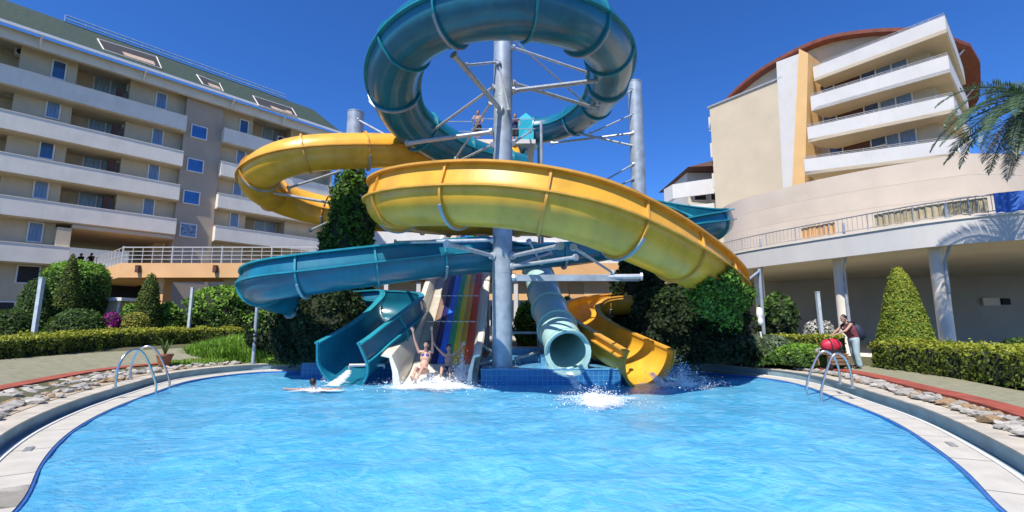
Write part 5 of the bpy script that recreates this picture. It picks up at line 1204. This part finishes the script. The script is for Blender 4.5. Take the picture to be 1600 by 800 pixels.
# swimmer
B = atZ(489, 611, 0); v = lambda x, y, z: B+Vector((x, y, z))
r0, V, D = person('person', 'dark haired swimmer with arms spread wide in front of the teal chute', dict(pelvis=v(0,.55,-.14), chest=v(0,.18,-.02), shL=v(-.20,.06,.03), shR=v(.20,.06,.03), head=v(0,-.02,.22), look=v(-.1,1,.25),
   elL=v(-.48,-.05,.05), wrL=v(-.76,.0,.06), hdL=v(-.90,.05,.09), hsL=Vector((0,1,.1)), elR=v(.47,-.05,.05), wrR=v(.73,.05,.06), hdR=v(.87,.10,.10), hsR=Vector((0,-1,0)),
   hipL=v(-.09,.6,-.3), hipR=v(.09,.6,-.3), knL=v(-.16,1.0,-.4), anL=v(-.2,1.35,-.45), toL=v(-.2,1.5,-.48), knR=v(.16,1.0,-.42), anR=v(.22,1.35,-.5), toR=v(.22,1.5,-.5)), SKIN2, face=True)
# man with backpack
B = atZ(1337, 575, .46); v = lambda x, y, z: B+Vector((x, y, z))
r0, V, D = person('person', 'man with a dark backpack leaning over a red bag by the right hedge', dict(pelvis=v(.02,0,.92), chest=v(-.08,0,1.27), shL=v(-.15,-.19,1.42), shR=v(-.13,.19,1.42), head=v(-.24,0,1.60), look=v(-1.2,0,1.45),
   elL=v(-.36,-.22,1.22), wrL=v(-.58,-.14,1.12), hdL=v(-.67,-.1,1.08), hsL=Vector((0,1,0)), elR=v(-.36,.22,1.2), wrR=v(-.56,.12,1.10), hdR=v(-.65,.1,1.06), hsR=Vector((0,1,0)),
   hipL=v(.02,-.09,.88), hipR=v(.02,.09,.88), knL=v(.0,-.11,.48), anL=v(.06,-.11,.08), toL=v(-.12,-.12,.03), knR=v(.06,.12,.48), anR=v(.18,.12,.08), toR=v(.0,.13,.03)), SKIN2)
PANT = mat('pale_blue_trousers', (.26, .42, .46), .85, .2, 14, .3, 30, col2=(.42, .50, .48))
shell(r0, 'trousers', PANT, [(V['pelvis']+Vector((0,-.05,.0)), V['pelvis']+Vector((0,.05,0)), .145, .145)]+[(V['hip'+s], V['kn'+s], .115, .09) for s in 'LR']+[(V['kn'+s], V['an'+s]+Vector((0,0,.03)), .09, .085) for s in 'LR'])
shell(r0, 'vest', mat('maroon_vest', (.22, .05, .06), .8, .15), [(V['pelvis']+Vector((0,-.03,.08)), V['chest']+Vector((0,-.03,0)), .140, .158), (V['pelvis']+Vector((0,.03,.08)), V['chest']+Vector((0,.03,0)), .140, .158)])
for s, y in (('L', -.1), ('R', .1)): MB().tube([V['chest']+Vector((.14, y, .2)), V['chest']+Vector((-.02, y*1.2, .24)), V['chest']+Vector((-.17, y*1.2, .06)), V['pelvis']+Vector((-.10, y*1.5, .15)), V['pelvis']+Vector((.12, y, .14))], .022, 8, smooth=5).build('strap', BLACK, r0)
bk = empty('backpack', V['pelvis']+Vector((.28, 0, .02)), 0, 'round dark navy backpack on the man beside the hedge', 'backpack')
NB = mat('navy_bag', (.02, .028, .05), .7, .2, 10, .2)
c = V['chest']+Vector((.27, 0, -.10)); rot = Matrix.Rotation(-.35, 3, 'Y')
MB().ell(c, .18, .19, .30, 20, 14, rot).build('bag_body', NB, bk, smooth=180); MB().ell(c+Vector((.14, 0, -.08)), .08, .13, .14, 16, 10, rot).build('pocket', BLACK, bk, smooth=180)
MB().tube([c+Vector((-.1, -.04, .27)), c+Vector((-.1, 0, .34)), c+Vector((-.1, .04, .27))], .012, 6, smooth=4).build('handle', BLACK, bk)
for s, y in ((1, -.2), (2, .2)): MB().cyl(V['an'+('L' if s == 1 else 'R')], V['to'+('L' if s == 1 else 'R')]-Vector((0, 0, .005)), .046, .035, 10).build('shoe', BLACK, r0, smooth=60)
# cart and red bag
X = B+Vector((-.72, .02, 0))
ct = empty('garden_cart', X, 0, 'small brown wooden trolley under the red bag', 'trolley'); WD = mat('weathered_wood', (.26, .15, .08), .8, .25, 8, .4)
for k in range(4): MB().box(X.x-.36, X.x+.36, X.y-.28+k*.14, X.y-.16+k*.14, X.z+.44, X.z+.48).build('plank', WD, ct, smooth=0)
for k in range(3): MB().box(X.x-.34, X.x+.34, X.y-.30, X.y-.275, X.z+.12+k*.11, X.z+.20+k*.11).build('board', WD, ct, smooth=0)
for sx_ in (-.3, .3):
    for sy_ in (-.24, .26): MB().box(X.x+sx_-.025, X.x+sx_+.025, X.y+sy_-.02, X.y+sy_+.03, X.z+.06, X.z+.439).build('leg', WD, ct, smooth=0); 
    MB().cyl((X.x+sx_, X.y-.3, X.z+.08), (X.x+sx_, X.y-.34, X.z+.08), .08, n=16).build('wheel', BLACK, ct)
rbg = empty('red_bag', X+Vector((0, 0, .48)), 0, 'bulging red bag with dark straps held by the man', 'bag')
RB = mat('red_nylon', (.55, .02, .05), .5, .15, 6, .3, 14)
mb = MB(); c = X+Vector((0, 0, .72)); vs = []
mb.ell(c, .34, .22, .24, 28, 16)
mb.v = [(c.x+(p[0]-c.x)*(1+.06*mnoise.noise(Vector(p)*7)), c.y+(p[1]-c.y)*(1+.12*mnoise.noise(Vector(p)*6)), max(X.z+.485, c.z+(p[2]-c.z)*(1+.15*mnoise.noise(Vector(p)*6)))) for p in mb.v]
mb.build('bag_body', RB, rbg, smooth=180)
for dx in (-.12, .14):
    MB().tube([c+Vector((dx+.015*math.sin(k), .235*math.cos(k*PI/6), .255*math.sin(k*PI/6))) for k in range(-1, 8)], .014, 6, smooth=3).build('strap', BLACK, rbg)
MB().box(c.x-.26, c.x+.26, c.y-.20, c.y+.2, X.z+.482, X.z+.60).build('bag_base', BLACK, rbg, smooth=0)
# person up on the start platform
def stander(P, label, hgt, skin, top, bot, facing=-1, voxel=.012):
    s = hgt/1.72; v = lambda x, y, z: P+Vector((x*1, y*facing*-1, z))*s
    r0, V, D = person('person', label, dict(pelvis=v(0,0,.92), chest=v(0,.0,1.27), shL=v(-.19,0,1.42), shR=v(.19,0,1.42), head=v(0,-.02,1.60), look=v(0,-1,1.6),
      elL=v(-.26,-.12,1.22), wrL=v(-.10,-.25,1.30), hdL=v(0,-.27,1.36), hsL=Vector((0,1,0)), elR=v(.26,-.05,1.15), wrR=v(.22,-.2,.98), hdR=v(.2,-.25,.90), hsR=Vector((0,1,0)),
      hipL=v(-.09,0,.88), hipR=v(.09,0,.88), knL=v(-.1,-.02,.48), anL=v(-.11,.02,.08), toL=v(-.12,-.15,.03), knR=v(.1,-.02,.48), anR=v(.11,.02,.08), toR=v(.13,-.15,.03)), skin, voxel=voxel)
    shell(r0, 'shorts', bot, [(V['hip'+q], V['hip'+q].lerp(V['kn'+q], .8), .115*s, .10*s) for q in 'LR']+[(V['hipL'], V['hipR'], .12*s, .12*s)])
    if top: shell(r0, 'shirt', top, [(V['pelvis'], V['chest'], .15*s, .16*s), (V['shL'], V['shR'], .075*s, .075*s)])
A = atY(746, 222, 20.9); stander(Vector((A.x, 20.95, tz+.55)), 'person in dark shorts standing on the high start platform left of the column', 1.55, SKIN2, None, BLACK)
A = atY(804, 200, 21.2); stander(Vector((A.x+.02, 21.4, tz+.55)), 'person half hidden behind the tall column on the start platform', 1.6, SKIN2, NAVY, BLACK)
A = atY(127, 400, 36); stander(Vector((A.x, 36, zD)), 'dark clad person at the left in the hotel passage', 1.7, SKIN2, BLACK, BLACK)
A = atY(143, 400, 35.5); stander(Vector((A.x, 35.5, zD)), 'dark clad person further right in the hotel passage', 1.65, SKIN2, BLACK, BLACK)

# ------------------------------------------------------------------ splashes
def foam_mat(name, dens, sc):
    m = bpy.data.materials.new(name); m.use_nodes = True; n = m.node_tree; L = n.links; b = n.nodes['Principled BSDF']
    b.inputs['Base Color'].default_value = (.86, .90, .93, 1); b.inputs['Roughness'].default_value = .5
    tc = n.nodes.new('ShaderNodeTexCoord'); no = n.nodes.new('ShaderNodeTexNoise'); no.inputs['Scale'].default_value = sc; no.inputs['Detail'].default_value = 8; no.inputs['Roughness'].default_value = .7
    mp = n.nodes.new('ShaderNodeMapping'); mp.inputs['Scale'].default_value = (1, 1.8, 1.5); L.new(tc.outputs['Object'], mp.inputs[0]); L.new(mp.outputs[0], no.inputs[0])
    at = n.nodes.new('ShaderNodeAttribute'); at.attribute_name = 'edge'
    ad = n.nodes.new('ShaderNodeMath'); ad.operation = 'ADD'; L.new(no.outputs[0], ad.inputs[0]); L.new(at.outputs['Fac'], ad.inputs[1])
    mr = n.nodes.new('ShaderNodeMapRange'); mr.inputs[1].default_value = .80; mr.inputs[2].default_value = 1.30; mr.inputs[4].default_value = dens; L.new(ad.outputs[0], mr.inputs[0])
    t = n.nodes.new('ShaderNodeBsdfTransparent'); ms = n.nodes.new('ShaderNodeMixShader'); L.new(mr.outputs[0], ms.inputs[0]); L.new(t.outputs[0], ms.inputs[1]); L.new(b.outputs[0], ms.inputs[2]); L.new(ms.outputs[0], n.nodes['Material Output'].inputs[0]); return m
FM = foam_mat('foam', .92, 5.0); DROP = mat('spray_drop', (.85, .9, .95), .15, .02, spec=.8)
def splash(label, cx, cy, rx, ry, h, rot=0, drops=400, dh=.5, spread=1.0):
    root = empty('splash', (cx, cy, 0), rot, label, 'splash'); G = 46; me = bpy.data.meshes.new('foam'); vs = []; ed = []
    for i in range(G+1):
        for j in range(G+1):
            u = i/G*2-1; w_ = j/G*2-1; r = math.hypot(u, w_); e = max(0, 1-r)
            z = .03+h*e**1.3*(1+.7*mnoise.noise(Vector((u*3+cx, w_*3, 1)))+.5*mnoise.noise(Vector((u*9+cx, w_*9, 5))))+.025*mnoise.noise(Vector((u*14, w_*14, 2)))
            vs.append((u*rx, w_*ry, z)); ed.append(min(1, max(0, e*1.5+.55*mnoise.noise(Vector((u*2.3+cx*3, w_*2.3+cy, 9)))-.08))*.78)
    me.from_pydata(vs, [], [(i*(G+1)+j, (i+1)*(G+1)+j, (i+1)*(G+1)+j+1, i*(G+1)+j+1) for i in range(G) for j in range(G)])
    at = me.attributes.new('edge', 'FLOAT', 'POINT'); at.data.foreach_set('value', ed); me.materials.append(FM); me.polygons.foreach_set('use_smooth', [True]*len(me.polygons)); o = mkobj('foam', me, root)
    mb = MB()
    for k in range(drops):
        a = random.uniform(0, 2*PI); q = abs(random.gauss(0, .42))*spread; zz = abs(random.gauss(0, 1))*dh*math.exp(-q*1.2); s = random.uniform(.003, .013)*(1 if random.random() < .9 else 1.8)
        c = Vector((q*rx*math.cos(a), q*ry*math.sin(a), .05+zz)); t = Vector((random.gauss(0, 1), random.gauss(0, 1), random.gauss(0, 1))).normalized()
        a_ = t.orthogonal().normalized()*s; b_ = t.cross(a_); mb.add([c+t*s*1.6, c+a_, c+b_, c-a_, c-b_, c-t*s*1.6], [(0, 1, 2), (0, 2, 3), (0, 3, 4), (0, 4, 1), (5, 2, 1), (5, 3, 2), (5, 4, 3), (5, 1, 4)])
    o = mb.build('spray', DROP, root, True, smooth=180); o['kind'] = 'stuff'
    return root
p = atZ(927, 630, 0); splash('white churned foam below the green tube slide mouth', p.x+.1, p.y, 1.5, 1.5, .14, -.35, 1500, .16)
p = atZ(672, 608, 0); splash('white foam spreading below the woman at the rainbow slide', p.x, p.y, 2.2, 1.3, .15, 0, 2200, .22)
p = atZ(1068, 607, 0); splash('spray and foam beside the end of the yellow slide', p.x, p.y+.1, 1.4, .9, .16, 0, 2200, .35)
p = atZ(520, 600, 0); splash('white water running out of the teal chute behind the swimmer', p.x, p.y+.35, .75, .8, .16, -.5, 300, .2)
A = atY(708, 560, 15.0); splash('tall burst of spray in front of the child on the slide', A.x+.28, 15.0, .6, .5, .30, 0, 3600, .45)
p = atZ(489, 612, 0); splash('ruffled white water round the swimmer', p.x, p.y+.05, 1.2, .6, .015, 0, 300, .05)
# water running down the chutes
def stream(label, pts, wid, parent_z=0):  # a thin broken sheet
    root = empty('running_water', atY(*pts[-1]), 0, label, 'running water'); P = catmull([atY(*q) for q in pts], 6); mb = MB(); vs = []; k = 7
    for i, p in enumerate(P):
        f = i/(len(P)-1); w_ = wid*(.5+.7*f)
        for j in range(k): u = j/(k-1)*2-1; vs.append(p+Vector((u*w_, 0, .05*(1-u*u)+.05*mnoise.noise(Vector((u*4, i*.7, 3))))))
    mb.add(vs, [(i*k+j, i*k+j+1, (i+1)*k+j+1, (i+1)*k+j) for i in range(len(P)-1) for j in range(k-1)]); o = mb.build('water_sheet', FM, root, smooth=180)
    at = o.data.attributes.new('edge', 'FLOAT', 'POINT'); at.data.foreach_set('value', [(.72*(1-abs((q % k)/(k-1)*2-1)**2)) for q in range(len(vs))])
stream('white water pouring out of the green tube mouth', [(888,577,15.0),(892,590,14.7),(905,610,14.1),(925,628,13.3)], .26)
stream('white water running from the teal chute into the pool', [(545,580,14.9),(535,592,14.5),(515,605,14.0)], .3)
stream('white water spilling off the yellow slide end', [(1018,584,14.95),(1030,597,14.6),(1050,606,14.2)], .3)

# Cycles settings
S.render.engine = 'CYCLES'; S.cycles.max_bounces = 8; S.cycles.transparent_max_bounces = 16
